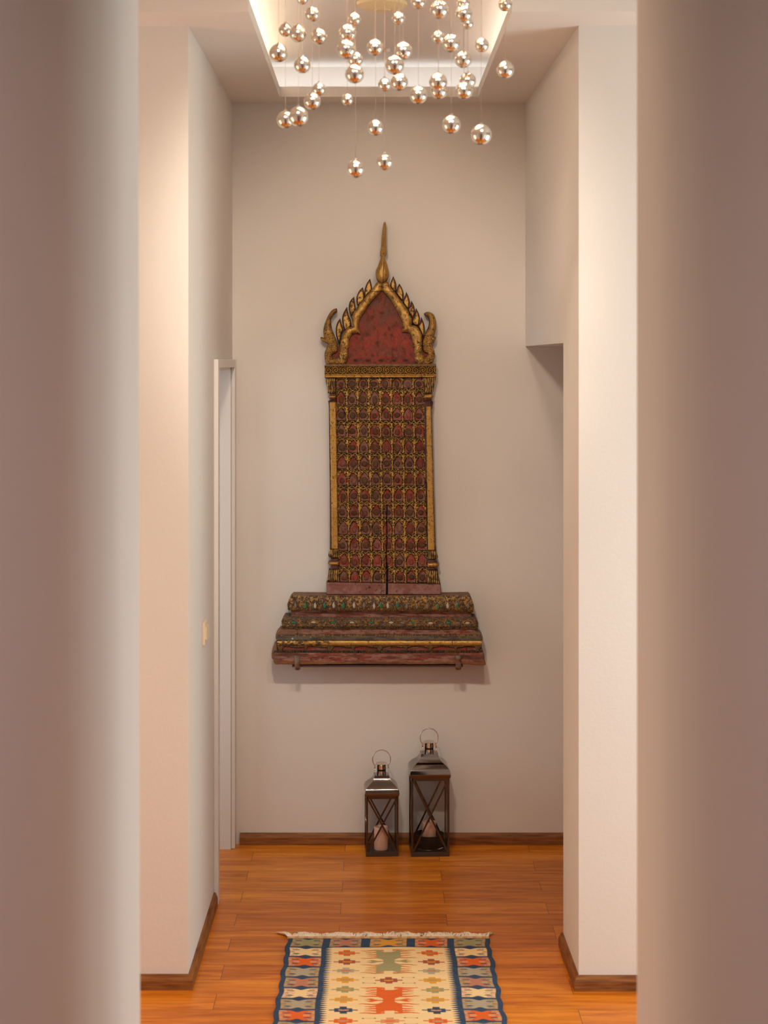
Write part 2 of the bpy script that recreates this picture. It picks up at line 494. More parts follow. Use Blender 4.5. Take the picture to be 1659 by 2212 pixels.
BLK, UMBER, BROWN = C(0.020, 0.012, 0.008), C(0.105, 0.055, 0.026), C(0.13, 0.065, 0.028)
RED, DRED, PINK, ROSE = C(0.31, 0.050, 0.032), C(0.13, 0.028, 0.018), C(0.33, 0.165, 0.125), C(0.27, 0.10, 0.075)
GREY = C(0.17, 0.135, 0.10)

def seg_dist(px, py, poly):
    best = np.full(px.shape, 1e9); bx = np.zeros_like(px); by = np.zeros_like(px)
    n = len(poly)
    for i in range(n):
        ax, ay = poly[i]; cx, cy = poly[(i + 1) % n]
        dx, dy = cx - ax, cy - ay
        L2 = dx * dx + dy * dy + 1e-12
        t = np.clip(((px - ax) * dx + (py - ay) * dy) / L2, 0, 1)
        qx = ax + t * dx; qy = ay + t * dy
        d = np.hypot(px - qx, py - qy)
        m = d < best
        best[m] = d[m]; bx[m] = qx[m]; by[m] = qy[m]
    return best, bx, by
def inside(px, py, poly):
    r = np.zeros(px.shape, bool); n = len(poly)
    for i in range(n):
        ax, ay = poly[i]; cx, cy = poly[(i + 1) % n]
        if ay == cy: continue
        c = ((ay > py) != (cy > py)) & (px < (cx - ax) * (py - ay) / (cy - ay) + ax)
        r ^= c
    return r
def smooth_poly(pts, k=5):
    """Catmull-Rom through the points; a point given as (x, y, 1) stays a sharp corner"""
    P = [tuple(p) for p in pts]; n = len(P); out = []
    for i in range(n):
        p0, p1, p2, p3 = P[i - 1], P[i], P[(i + 1) % n], P[(i + 2) % n]
        if len(p1) > 2: p0 = p1
        if len(p2) > 2: p3 = p2
        for j in range(k):
            t = j / k
            q = [0.5 * (2 * p1[a] + (p2[a] - p0[a]) * t + (2 * p0[a] - 5 * p1[a] + 4 * p2[a] - p3[a]) * t * t
                        + (3 * p1[a] - p0[a] - 3 * p2[a] + p3[a]) * t ** 3) for a in (0, 1)]
            out.append(tuple(q))
    return out

M_CARVE = bpy.data.materials.new('gilded_carved_wood'); M_CARVE.use_nodes = True
_N, _L, _b = nodes(M_CARVE)
_a = _N.new('ShaderNodeVertexColor'); _a.layer_name = 'paint'
_L.new(_a.outputs['Color'], _b.inputs['Base Color'])
_m = _N.new('ShaderNodeMath'); _m.operation = 'MULTIPLY'; _m.inputs[1].default_value = 0.45
_L.new(_a.outputs['Alpha'], _m.inputs[0]); _L.new(_m.outputs[0], _b.inputs['Metallic'])
_m = _N.new('ShaderNodeMapRange'); _L.new(_a.outputs['Alpha'], _m.inputs[0]); _m.inputs[3].default_value = 0.62; _m.inputs[4].default_value = 0.42
_L.new(_m.outputs[0], _b.inputs['Roughness'])
_m = _N.new('ShaderNodeMapRange'); _L.new(_a.outputs['Alpha'], _m.inputs[0]); _m.inputs[3].default_value = 0.22; _m.inputs[4].default_value = 0.5
_L.new(_m.outputs[0], _b.inputs['Specular IOR Level'])
_t = _N.new('ShaderNodeTexCoord'); _n = _N.new('ShaderNodeTexNoise'); _n.inputs['Scale'].default_value = 260; _n.inputs['Detail'].default_value = 3
_L.new(_t.outputs['Object'], _n.inputs[0])
_p = _N.new('ShaderNodeBump'); _p.inputs['Strength'].default_value = 0.25; _p.inputs['Distance'].default_value = 0.002
_L.new(_n.outputs[0], _p.inputs['Height']); _L.new(_p.outputs[0], _b.inputs['Normal'])

def relief(name, poly, d, back, hfun, cfun, parent, step=0.7, label=None, names=None):
    """Solid carving: outline traced in picture px at distance d, front relief hfun (metres towards
    the viewer), colours cfun -> (rgb, gilt), sides running back to the plane y=back."""
    P = np.array([p[:2] for p in poly], float)
    x0, y0 = P.min(0) - step; x1, y1 = P.max(0) + step
    nx = int((x1 - x0) / step) + 2; ny = int((y1 - y0) / step) + 2
    gx = x0 + np.arange(nx) * step; gy = y0 + np.arange(ny) * step
    VX, VY = np.meshgrid(gx, gy)
    cxx = VX[:-1, :-1] + step / 2; cyy = VY[:-1, :-1] + step / 2
    keep = inside(cxx.ravel(), cyy.ravel(), P).reshape(cxx.shape)
    lab = np.zeros(cxx.shape, int) if label is None else label(cxx, cyy)
    D, QX, QY = seg_dist(VX.ravel(), VY.ravel(), P)
    D = D.reshape(VX.shape); QX = QX.reshape(VX.shape); QY = QY.reshape(VX.shape)
    kp = np.pad(keep, 1)
    allk = kp[:-1, :-1] & kp[:-1, 1:] & kp[1:, :-1] & kp[1:, 1:]
    vin = inside(VX.ravel(), VY.ravel(), P).reshape(VX.shape)
    snap = (~allk | ~vin) & (D < step * 1.5)
    SX = np.where(snap, QX, VX); SY = np.where(snap, QY, VY); S = np.where(snap | ~vin, 0, D)
    idx = np.arange(nx * ny).reshape(ny, nx)
    objs = []
    for l in np.unique(lab[keep]):
        sel = keep & (lab == l)
        r, c = np.nonzero(sel)
        quads = np.stack([idx[r, c], idx[r + 1, c], idx[r + 1, c + 1], idx[r, c + 1]], 1)
        used, inv = np.unique(quads, return_inverse=True)
        inv = inv.reshape(quads.shape)
        X = SX.ravel()[used]; Y = SY.ravel()[used]; s = S.ravel()[used]
        h = hfun(X, Y, s, l)
        rgb, gilt = cfun(X, Y, s, l)
        rgb = rgb * (0.70 + 0.30 * fbm(X, Y, 2.2, 400, 3) + 0.06 * fbm(X, Y, 30, 401, 2))[:, None]
        # boundary edges -> skirt
        e = np.concatenate([inv[:, [0, 1]], inv[:, [1, 2]], inv[:, [2, 3]], inv[:, [3, 0]]])
        key = np.minimum(e[:, 0], e[:, 1]) * len(used) + np.maximum(e[:, 0], e[:, 1])
        uq, first, cnt = np.unique(key, return_index=True, return_counts=True)
        be = e[first[cnt == 1]]
        bv, binv = np.unique(be, return_inverse=True); binv = binv.reshape(be.shape)
        n0 = len(used)
        vx = (np.concatenate([X, X[bv]]) - CX) * d / F
        vz = CH - (np.concatenate([Y, Y[bv]]) - CY) * d / F
        bk = back if l == 0 else min(back, d + 0.012)
        vy = np.concatenate([d - h, np.full(len(bv), bk)])
        side = np.stack([be[:, 1], be[:, 0], n0 + binv[:, 0], n0 + binv[:, 1]], 1)
        faces = np.concatenate([inv, side])
        nv, nf = len(vx), len(faces)
        me = bpy.data.meshes.new(name)
        me.vertices.add(nv); me.vertices.foreach_set('co', np.stack([vx, vy, vz], 1).astype(np.float32).ravel())
        me.loops.add(nf * 4); me.loops.foreach_set('vertex_index', faces.astype(np.int32).ravel())
        me.polygons.add(nf); me.polygons.foreach_set('loop_start', (np.arange(nf) * 4).astype(np.int32))
        me.update(calc_edges=True)
        col = np.concatenate([np.concatenate([rgb, gilt[:, None]], 1), np.concatenate([rgb[bv] * 0.8, gilt[bv][:, None] * 0.5], 1)])
        at = me.color_attributes.new('paint', 'FLOAT_COLOR', 'POINT')
        at.data.foreach_set('color', np.clip(col, 0, 1).astype(np.float32).ravel())
        nm = name if (names is None or l == 0) else names
        o = link(nm, me, M_CARVE, parent)
        sm = np.zeros(nf, bool); sm[:len(inv)] = True
        me.polygons.foreach_set('use_smooth', sm)
        objs.append(o)
    return objs

def crop3(pts): return [(660 + p[0] / 5.184, 460 + p[1] / 5.184) + tuple(p[2:]) for p in pts]
def crop4(pts): return [(680 + p[0] / 5.72, 770 + p[1] / 5.72) + tuple(p[2:]) for p in pts]
def crop5(pts): return [(680 + p[0] / 5.72, 1040 + p[1] / 5.72) + tuple(p[2:]) for p in pts]

def wear(x, y, base, dark, amt, sc=3.0, seed=0):
    """rubbed gold: dark lacquer showing in small worn patches and scratches"""
    n = 0.55 * fbm(x, y * 0.8, sc * 1.3, seed, 3) + 0.45 * fbm(x * 1.5, y, 1.5, seed + 40, 3)
    t = sstep(amt - 0.09, amt + 0.07, n)
    return mixc(dark, base, t), t

def cuts(x, y, seed, xa, xb, yc):
    """cut foliage: +1 on raised leaf, below 0 in the thin black cuts between leaves"""
    r = np.hypot(x - np.where(x < 825, xa, xb), y - yc)
    wob = 5.0 * (fbm(x, y, 7, seed, 3) - 0.5)
    a = np.abs(np.sin(r * 0.62 + wob * 1.3))
    b = np.abs(2 * fbm(x, y, 4.2, seed + 3, 2) - 1.0) * 3.2
    return np.minimum(a, b) * 1.6 - 0.35

# ---- the pieces
carved = thing('carved_temple_panel', 'tall gilded red carved wooden temple panel with pointed spire on the back wall', 'wall carving',
               (PX(829, 1284, 7.8).x, 7.80, PX(829, 1284, 7.8).z))
WB = BACK - 0.004

# spire
def h_sp(x, y, s, l):
    return 0.004 + 0.026 * np.sqrt(np.clip(1 - (1 - np.clip(s / 11.0, 0, 1)) ** 2, 0, 1))
def c_sp(x, y, s, l):
    g, t = wear(x, y, mixc(GOLD2, GOLD, fbm(x, y, 9, 2)) * 0.86, UMBER, 0.33, 3.0, 4)
    # centre cracks and the nail hole
    k = np.exp(-((x - (829.8 - (y - 540) * 0.035)) / 0.7) ** 2) * (np.abs(y - 590) < 22)
    k = np.maximum(k, np.exp(-((x - 828.9) / 0.5) ** 2) * (np.abs(y - 525) < 12) * 0.7)
    k = np.maximum(k, np.exp(-((x - 828.3) ** 2 + (y - 549) ** 2) / 1.6))
    k = np.maximum(k, 0.8 * sstep(3.2, 1.0, np.abs(y - 553)) * (s < 0.9))
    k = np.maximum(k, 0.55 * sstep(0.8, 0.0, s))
    return mixc(g, BLK, np.clip(k, 0, 1)), t * (1 - k)
sp = crop3([(885,100,1),(897,106),(902,160),(903,250),(905,380),(910,440),(900,465),(890,490),(898,530),(915,580),(930,640),(933,690),(920,735),(895,765),(858,788,1),(820,765),(795,730),(785,680),(790,640),(812,590),(833,530),(842,490),(835,465),(834,435),(845,380),(850,290),(860,200),(872,120)])
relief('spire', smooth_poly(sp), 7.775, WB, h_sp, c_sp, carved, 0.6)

# red tympanum behind the bargeboards
tym = crop3([(856,850,1),(760,950),(680,1060),(590,1180),(570,1300),(500,1340),(450,1420),(380,1480),(290,1600),(300,1702,1),(1390,1702,1),(1390,1600),(1290,1500),(1230,1340),(1120,1300),(1110,1200),(1010,1050),(940,940)])
def h_ty(x, y, s, l):
    h = 0.003 + 0.0025 * fbm(x, y, 14, 5) + 0.001 * fbm(x, y, 3, 6)
    yy = y - (629 + np.abs(x - 825) * 1.18)     # a ridge that follows the pointed arch
    h += 0.004 * np.exp(-(yy / 3.0) ** 2) * (y < 690)
    return h
def c_ty(x, y, s, l):
    c = mixc(RED, C(0.20, 0.055, 0.035), sstep(0.30, 0.7, fbm(x, y, 20, 11, 5)))
    c = mixc(c, C(0.17, 0.085, 0.055), sstep(0.35, 0.75, fbm(x, y, 11, 17, 4)) * sstep(745, 650, y))
    c = mixc(c, C(0.42, 0.06, 0.035), sstep(0.45, 0.75, fbm(x * 1.4, y, 7, 23, 5)) * sstep(660, 740, y) * 0.7)
    c = mixc(c, DRED * 0.8, sstep(0.50, 0.78, fbm(x, y * 0.7, 8, 31, 5)) * 0.75)
    c = mixc(c, C(0.16, 0.08, 0.05), sstep(0.55, 0.7, fbm(x * 3, y * 0.35, 4, 37, 3)) * 0.5)
    # a row of dark knots along the foot
    k = np.zeros_like(x)
    for kx, kw in ((768, 5), (794, 6.5), (823, 6), (851, 4), (876, 6)):
        k = np.maximum(k, np.exp(-(((x - kx) / kw) ** 2 + ((y - 779) / 3.2) ** 2) ** 2))
    for kx, ky, kw, kh in ((793, 723, 7, 5), (824, 676, 6, 3), (815, 740, 3.5, 2.5), (846, 724, 4, 3), (805, 768, 4, 4)):
        k = np.maximum(k, 0.7 * np.exp(-(((x - kx) / kw) ** 2 + ((y - ky) / kh) ** 2) ** 1.5))
    c = mixc(c, BLK, k * 0.85)
    c = mixc(c, C(0.45, 0.33, 0.28), sstep(0.92, 0.97, vnoise(x, y, 1.3, 41)) * 0.4)
    yy = y - (629 + np.abs(x - 825) * 1.18)
    c = mixc(c, DRED * 0.7, np.exp(-((yy + 3.5) / 2.5) ** 2) * (y < 690) * 0.7)
    return c, np.zeros_like(x)
relief('tympanum', smooth_poly(tym), 7.80, WB, h_ty, c_ty, carved, 0.8)

# gilded bargeboards
def h_bb(x, y, s, l):
    p = np.sqrt(np.clip(1 - (1 - np.clip(s / 8.0, 0, 1)) ** 2, 0, 1))
    lo = sstep(732, 752, y)                               # carved scales towards the foot
    sc = cuts(x, y, 55, 728, 918, 768)
    g = np.exp(-((s - 2.0) / 0.55) ** 2)
    return 0.004 + 0.014 * p - 0.0028 * g + lo * 0.0016 * sc
def c_bb(x, y, s, l):
    g, t = wear(x, y, mixc(GOLD2 * 0.9, GOLD, sstep(0.3, 0.7, fbm(x, y, 9, 3))), UMBER, 0.42, 3.4, 8)
    lo = sstep(732, 752, y)
    sc = cuts(x, y, 55, 728, 918, 768)
    k = lo * sstep(0.05, -0.35, sc) * 0.85
    k = np.maximum(k, np.exp(-((s - 1.9) / 0.45) ** 2) * 0.85)
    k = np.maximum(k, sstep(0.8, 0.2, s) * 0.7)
    k = np.maximum(k, 0.8 * np.exp(-((y - 630.3) / 0.6) ** 2) * (np.abs(x - 825) < 32))
    k = np.maximum(k, np.exp(-((x - 827.2) ** 2 + (y - 621) ** 2) / 3.2))
    return mixc(g, BLK, np.clip(k, 0, 1)), t * (1 - k)
bl = crop3([(856,784,1),(805,768,1),(745,850),(718,885),(650,965),(590,1040),(540,1110),(518,1170),(522,1230),(528,1266,1),(470,1290),(425,1340),(398,1400),(388,1470),(382,1540),(372,1590),(345,1625),(340,1660),(390,1702,1),(430,1702,1),(457,1670),(475,1600),(480,1530),(490,1440),(507,1380),(540,1352),(580,1345),(615,1364,1),(600,1300),(595,1240),(607,1190),(645,1130),(690,1060),(740,990),(810,915),(856,868,1)])
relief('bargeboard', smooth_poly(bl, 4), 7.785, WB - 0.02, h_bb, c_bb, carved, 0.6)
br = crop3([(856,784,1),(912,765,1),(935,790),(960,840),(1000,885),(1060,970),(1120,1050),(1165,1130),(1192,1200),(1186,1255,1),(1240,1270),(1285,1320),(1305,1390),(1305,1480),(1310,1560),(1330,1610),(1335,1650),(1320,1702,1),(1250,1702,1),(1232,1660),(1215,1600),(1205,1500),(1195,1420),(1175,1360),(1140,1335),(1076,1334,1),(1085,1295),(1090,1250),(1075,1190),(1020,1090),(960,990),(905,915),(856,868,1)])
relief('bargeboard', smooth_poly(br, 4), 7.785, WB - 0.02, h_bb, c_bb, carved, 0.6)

# naga heads at the two ends
def h_ng(x, y, s, l):
    p = np.sqrt(np.clip(1 - (1 - np.clip(s / 8.0, 0, 1)) ** 2, 0, 1))
    lo = sstep(712, 726, y)
    sc = cuts(x, y, 56, 724, 922, 766)
    return 0.004 + 0.016 * p + lo * 0.0018 * sc
def c_ng(x, y, s, l):
    lo = sstep(712, 726, y)
    g, t = wear(x, y, mixc(OCHRE, GOLD2, sstep(0.3, 0.6, fbm(x, y, 9, 12))), UMBER, 0.42, 4.5, 9)
    sc = cuts(x, y, 56, 724, 922, 766)
    g = mixc(g, GOLD2, lo * sstep(0.25, 0.6, sc) * 0.9)
    k = lo * sstep(0.1, -0.3, sc) * 0.85
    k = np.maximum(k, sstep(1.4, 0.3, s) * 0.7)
    return mixc(g, BLK, np.clip(k, 0, 1)), t * (1 - k) * 0.8
nl = crop3([(240,1702,1),(216,1640),(213,1570),(235,1510),(250,1467,1),(200,1442),(168,1412,1),(170,1388,1),(207,1398,1),(200,1330),(210,1260),(235,1190),(270,1120),(310,1080),(352,1068,1),(352,1110,1),(320,1135),(290,1180),(285,1235),(300,1310),(335,1400),(355,1460),(362,1520),(350,1560),(310,1575),(298,1605),(312,1632),(345,1628),(385,1600),(400,1650),(400,1702,1)])
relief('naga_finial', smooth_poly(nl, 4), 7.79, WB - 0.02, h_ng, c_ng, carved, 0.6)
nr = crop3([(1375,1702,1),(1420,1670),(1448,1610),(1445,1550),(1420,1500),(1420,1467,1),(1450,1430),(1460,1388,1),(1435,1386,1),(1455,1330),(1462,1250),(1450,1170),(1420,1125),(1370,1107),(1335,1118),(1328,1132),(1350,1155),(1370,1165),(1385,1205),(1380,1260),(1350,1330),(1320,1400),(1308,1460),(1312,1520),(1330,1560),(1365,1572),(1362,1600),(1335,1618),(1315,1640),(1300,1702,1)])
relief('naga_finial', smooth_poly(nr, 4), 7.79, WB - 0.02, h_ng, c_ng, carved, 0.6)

# flame leaves up the rakes
FL = [[(722,735,1),(738,800),(744,862),(705,905),(662,950),(658,880),(680,800)],
 [(640,830,1),(655,890),(657,965),(620,1010),(580,1035),(570,950),(595,880)],
 [(545,938,1),(550,1000),(562,1075),(545,1110),(512,1150),(485,1080),(490,1010),(515,965)],
 [(465,1050,1),(478,1130),(508,1205),(505,1270),(440,1315),(415,1240),(412,1160),(440,1090)],
 [(388,1182,1),(402,1240),(422,1300),(405,1350),(380,1470),(345,1380),(340,1290),(360,1220)],
 [(982,705,1),(1015,790),(1014,850),(1003,890),(957,840),(950,790)],
 [(1050,790,1),(1085,850),(1100,920),(1087,985),(1040,940),(1010,885),(1030,830)],
 [(1128,882,1),(1155,940),(1168,1000),(1152,1070),(1110,1040),(1090,990),(1110,940)],
 [(1185,980,1),(1215,1040),(1224,1110),(1202,1180),(1165,1130),(1145,1080),(1170,1040)],
 [(1238,1065,1),(1270,1130),(1280,1190),(1262,1262),(1205,1245),(1190,1190),(1222,1130)],
 [(1295,1163,1),(1320,1220),(1334,1300),(1322,1400),(1295,1350),(1262,1270),(1285,1220)]]
def h_fl(x, y, s, l):
    return 0.003 + 0.007 * sstep(0, 2.0, s) - 0.0035 * sstep(2.2, 3.2, s)
def c_fl(x, y, s, l):
    t = sstep(2.1, 3.0, s + 1.2 * (vnoise(x, y, 2, 3) - 0.5))
    g, w = wear(x, y, GOLD * 0.9, UMBER, 0.46, 3.0, 14)
    rim = mixc(C(0.075, 0.032, 0.018), C(0.14, 0.06, 0.03), vnoise(x, y, 4, 8))
    return mixc(rim, g, t), t * w
for f in FL:
    relief('flame_leaf', smooth_poly(crop3(f), 4), 7.797, WB - 0.03, h_fl, c_fl, carved, 0.55)

# frieze with scrolling foliage
def spiral(x, y, x0, y0, per):
    u = (x - x0) / per; k = np.floor(u); uc = (u - k - 0.5) * per
    yc = (y - y0) * np.where(k % 2 == 0, 1, -1)
    r = np.hypot(uc, yc - 0.6); th = np.arctan2(yc - 0.6, uc)
    return np.cos(2 * th * 0.5 - r * 1.5 + 0.5) * sstep(per * 0.62, per * 0.38, r) + np.sin(uc * 0.9 + yc * 1.3) * sstep(per * 0.34, per * 0.5, r)
def h_fr(x, y, s, l):
    yt = 787 + (x - 702) * 0; v = (y - 787)
    m = 0.006 * (v < 4.5) + 0.0055 * np.exp(-((v - 23.0) / 1.6) ** 2) + 0.003 * (v > 26)
    f = ((v > 5) & (v < 20.5))
    return 0.010 + m + f * 0.0036 * spiral(x, y, 702, 799.5, 15.7) + 0.0006 * fbm(x, y, 2, 5)
def c_fr(x, y, s, l):
    v = (y - 787)
    sc = spiral(x, y, 702, 799.5, 15.7)
    f = ((v > 5) & (v < 20.5)).astype(float)
    g, t = wear(x, y, mixc(GOLD2, GOLD, vnoise(x, y, 7, 3)), UMBER, 0.38, 3.0, 21)
    k = f * sstep(0.0, -0.35, sc + (fbm(x, y, 1.8, 3, 2) - 0.45) * 1.3) * 0.93
    k = np.maximum(k, 0.9 * np.exp(-((v - 5.0) / 0.6) ** 2)); k = np.maximum(k, 0.9 * np.exp(-((v - 20.6) / 0.6) ** 2))
    k = np.maximum(k, 0.8 * (v > 27.2))
    c = mixc(g, BLK, np.clip(k, 0, 1))
    top = (v < 4.5).astype(float)
    c = mixc(c, mixc(UMBER, C(0.24, 0.12, 0.06), vnoise(x, y, 5, 9)), top * 0.85)
    return c, t * (1 - k) * (1 - top * 0.8)
relief('frieze', crop4([(122,108),(155,95),(1498,92),(1498,238),(1498,255),(122,264)]), 7.782, WB, h_fr, c_fr, carved, 0.5)

# pilasters, each split into capital, shaft and foot
def h_pi(x, y, s, l):
    p = np.sqrt(np.clip(1 - (1 - np.clip(s / 6.0, 0, 1)) ** 2, 0, 1))
    return 0.006 + 0.012 * p
def leafy(x, y, w):
    return np.cos(x * 2 * math.pi / w + 0.5 * np.sin(y * 0.35))
def h_cap(x, y, s, l): return h_pi(x, y, s, l) + 0.0018 * leafy(x, y, 4.6)
def c_cap(x, y, s, l):
    g, t = wear(x, y, mixc(OCHRE, GOLD, sstep(0.3, 0.6, vnoise(x, y, 5, 3))), UMBER, 0.44, 3.0, 5)
    k = sstep(0.1, -0.5, leafy(x, y, 4.6) + 1.6 * (fbm(x, y * 0.7, 3, 9, 2) - 0.5)) * 0.8
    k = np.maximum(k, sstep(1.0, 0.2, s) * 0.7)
    return mixc(g, BLK, np.clip(k, 0, 1)), t * (1 - k)
def c_ring(x, y, s, l):
    g, t = wear(x, y, GOLD2 * 1.1, UMBER, 0.35, 3.0, 7)
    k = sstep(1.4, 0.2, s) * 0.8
    return mixc(g, C(0.07, 0.02, 0.018), k), t * (1 - k)
def c_neck(x, y, s, l):
    return mixc(C(0.10, 0.03, 0.028), C(0.16, 0.06, 0.05), vnoise(x, y, 3, 3)), np.zeros_like(x)
def shaft_fns(xa, xb, ya, yb):
    # gilt band between a dark moulded edge on both sides; xa / xb: (x at ya, x at yb)
    def L_(y): return xa[0] + (xa[1] - xa[0]) * (y - ya) / (yb - ya)
    def R_(y): return xb[0] + (xb[1] - xb[0]) * (y - ya) / (yb - ya)
    def h(x, y, s, l):
        inb = (x > L_(y)) & (x < R_(y))
        return 0.004 + 0.008 * sstep(0, 2, s) + 0.006 * inb * sstep(0, 2.0, np.minimum(x - L_(y), R_(y) - x))
    def c(x, y, s, l):
        inb = sstep(-0.3, 0.5, np.minimum(x - L_(y), R_(y) - x) + 1.2 * (vnoise(x, y, 2.5, 4) - 0.5)) * (y > ya + 1)
        g, t = wear(x, y, mixc(GOLD2 * 1.0, GOLD * 1.05, fbm(x, y * 0.4, 14, 3)), UMBER * 0.8, 0.35, 2.2, 6)
        spk = sstep(0.80, 0.88, vnoise(x, y, 1.7, 77)); g = mixc(g, BLK, spk * 0.7)
        edge = mixc(C(0.060, 0.022, 0.016), C(0.12, 0.045, 0.028), vnoise(x, y, 6, 5))
        return mixc(edge, g, inb), inb * t * 0.9
    return h, c
# left pilaster
pl_ = thing  # (name kept short: only things below)
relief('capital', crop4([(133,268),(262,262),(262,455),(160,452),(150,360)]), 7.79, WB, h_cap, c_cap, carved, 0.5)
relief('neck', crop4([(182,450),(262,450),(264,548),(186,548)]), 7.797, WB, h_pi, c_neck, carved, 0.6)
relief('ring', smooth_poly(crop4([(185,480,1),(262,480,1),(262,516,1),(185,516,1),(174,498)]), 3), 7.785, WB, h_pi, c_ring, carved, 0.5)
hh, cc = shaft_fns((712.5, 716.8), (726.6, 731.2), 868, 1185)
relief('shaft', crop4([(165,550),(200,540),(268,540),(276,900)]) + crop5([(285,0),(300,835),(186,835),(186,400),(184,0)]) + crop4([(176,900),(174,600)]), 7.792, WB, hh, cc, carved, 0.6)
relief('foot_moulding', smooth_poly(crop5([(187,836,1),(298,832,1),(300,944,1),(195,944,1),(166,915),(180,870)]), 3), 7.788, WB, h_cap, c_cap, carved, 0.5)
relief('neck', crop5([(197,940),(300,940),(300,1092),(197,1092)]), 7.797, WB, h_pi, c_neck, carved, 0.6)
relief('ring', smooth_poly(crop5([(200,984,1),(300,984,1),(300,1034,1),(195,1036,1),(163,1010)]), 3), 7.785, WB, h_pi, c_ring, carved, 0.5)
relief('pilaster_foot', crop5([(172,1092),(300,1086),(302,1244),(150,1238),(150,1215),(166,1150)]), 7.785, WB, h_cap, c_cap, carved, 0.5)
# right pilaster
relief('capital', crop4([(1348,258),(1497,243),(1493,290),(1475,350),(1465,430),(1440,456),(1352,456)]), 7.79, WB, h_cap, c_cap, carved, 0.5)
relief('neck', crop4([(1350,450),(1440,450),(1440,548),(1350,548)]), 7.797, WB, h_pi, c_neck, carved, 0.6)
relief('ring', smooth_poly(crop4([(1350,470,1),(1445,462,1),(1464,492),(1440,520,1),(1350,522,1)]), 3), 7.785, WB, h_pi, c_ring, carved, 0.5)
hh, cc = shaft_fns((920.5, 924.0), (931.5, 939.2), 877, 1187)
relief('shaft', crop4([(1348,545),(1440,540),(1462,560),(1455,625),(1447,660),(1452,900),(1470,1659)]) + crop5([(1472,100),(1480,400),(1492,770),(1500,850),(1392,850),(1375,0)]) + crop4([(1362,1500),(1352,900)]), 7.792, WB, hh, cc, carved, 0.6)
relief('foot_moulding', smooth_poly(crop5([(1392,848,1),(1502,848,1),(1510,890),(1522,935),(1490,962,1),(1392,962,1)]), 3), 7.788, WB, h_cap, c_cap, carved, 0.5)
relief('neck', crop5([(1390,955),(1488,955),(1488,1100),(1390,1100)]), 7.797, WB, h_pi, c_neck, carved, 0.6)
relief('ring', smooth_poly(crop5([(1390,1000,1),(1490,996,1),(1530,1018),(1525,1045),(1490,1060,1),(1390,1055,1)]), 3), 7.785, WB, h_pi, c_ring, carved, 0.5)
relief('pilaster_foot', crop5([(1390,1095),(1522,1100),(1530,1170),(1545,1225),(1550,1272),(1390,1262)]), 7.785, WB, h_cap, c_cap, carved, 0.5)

# field of niches
FT, FB = 815.5, 1258.5
NBOT = [837.3, 873.3, 907.6, 942.3, 977.0, 1012.2, 1047.5, 1081.5, 1117.2, 1153.6, 1188.6, 1223.6, 1256.8]
NTOP = [815.8, 845.5, 880.8, 915.0, 950.5, 984.5, 1019.5, 1055.5, 1089.5, 1124.5, 1160.0, 1194.5, 1230.5]
rng = np.random.RandomState(3)
NJX = rng.uniform(-0.7, 0.7, (13, 8)); NJW = rng.uniform(-0.5, 0.9, (13, 8)); NJT = rng.uniform(-1.2, 1.2, (13, 8))
NCOL = rng.uniform(0, 1, (13, 8, 6))
def fl(y): return 725.9 + (y - 815) * 0.0150
def fr(y): return 915.2 + (y - 815) * 0.0185
def field_xy(x, y):
    w = fr(y) - fl(y)
    return (x - fl(y)) / w, w
def niche_id(x, y):
    out = np.zeros(x.shape, int)
    u, w = field_xy(x, y)
    for r in range(13):
        for c in range(8):
            xc = (0.055 + 0.1268 * c) * w + fl(y) + NJX[r, c]
            top = NTOP[r] + NJT[r, c]; bot = NBOT[r]
            hw = 9.1 + NJW[r, c] * 0.7
            t = (y - top) / (bot - top)
            tt = np.clip(t / 0.66, 0, 1)
            half = hw * np.clip(1 - (1 - tt) ** 1.9, 0, 1) ** 0.9 * (1 - 0.06 * np.clip((t - 0.7) / 0.3, 0, 1))
            m = (t > 0) & (t < 1) & (np.abs(x - xc) < half)
            out[m] = 1 + r * 8 + c
    return out
def crack(x, y):
    cx = 835.2 + 1.2 * (vnoise(x * 0 + 1, y, 22, 3) - 0.5) * 2
    return np.exp(-((x - cx) / np.where(y > 1215, 1.6, 0.8)) ** 2) * sstep(1086, 1100, y)
def lump(x, y, l):
    r, c = divmod(l - 1, 8); q = NCOL[r, c]
    w = fr(y) - fl(y)
    xc = (0.055 + 0.1268 * c) * w + fl(y) + NJX[r, c] + (q[0] - 0.5) * 2.5
    hgt = NBOT[r] - NTOP[r]
    yc = NBOT[r] - hgt * (0.30 + 0.10 * q[1])
    a = 5.0 + 2.4 * q[2]; b = 5.6 + 3.4 * q[3]
    n = fbm(x, y, 4.0, 50 + l, 3)
    rr = ((x - xc) / a) ** 2 + ((y - yc) / b) ** 2
    return rr + (n - 0.5) * 1.0, q
def cellpos(x, y):
    u, w = field_xy(x, y)
    uc = ((u - 0.055) / 0.1268 + 0.5); k = np.floor(uc)
    dx = (uc - k - 0.5) * 0.1268 * w                  # px from the nearest niche axis
    rowtop = np.array([FT - 2] + [b + 1.2 for b in NBOT[:-1]])
    r = np.clip(np.searchsorted(rowtop, y.ravel()) - 1, 0, 12).reshape(y.shape)
    return dx, r
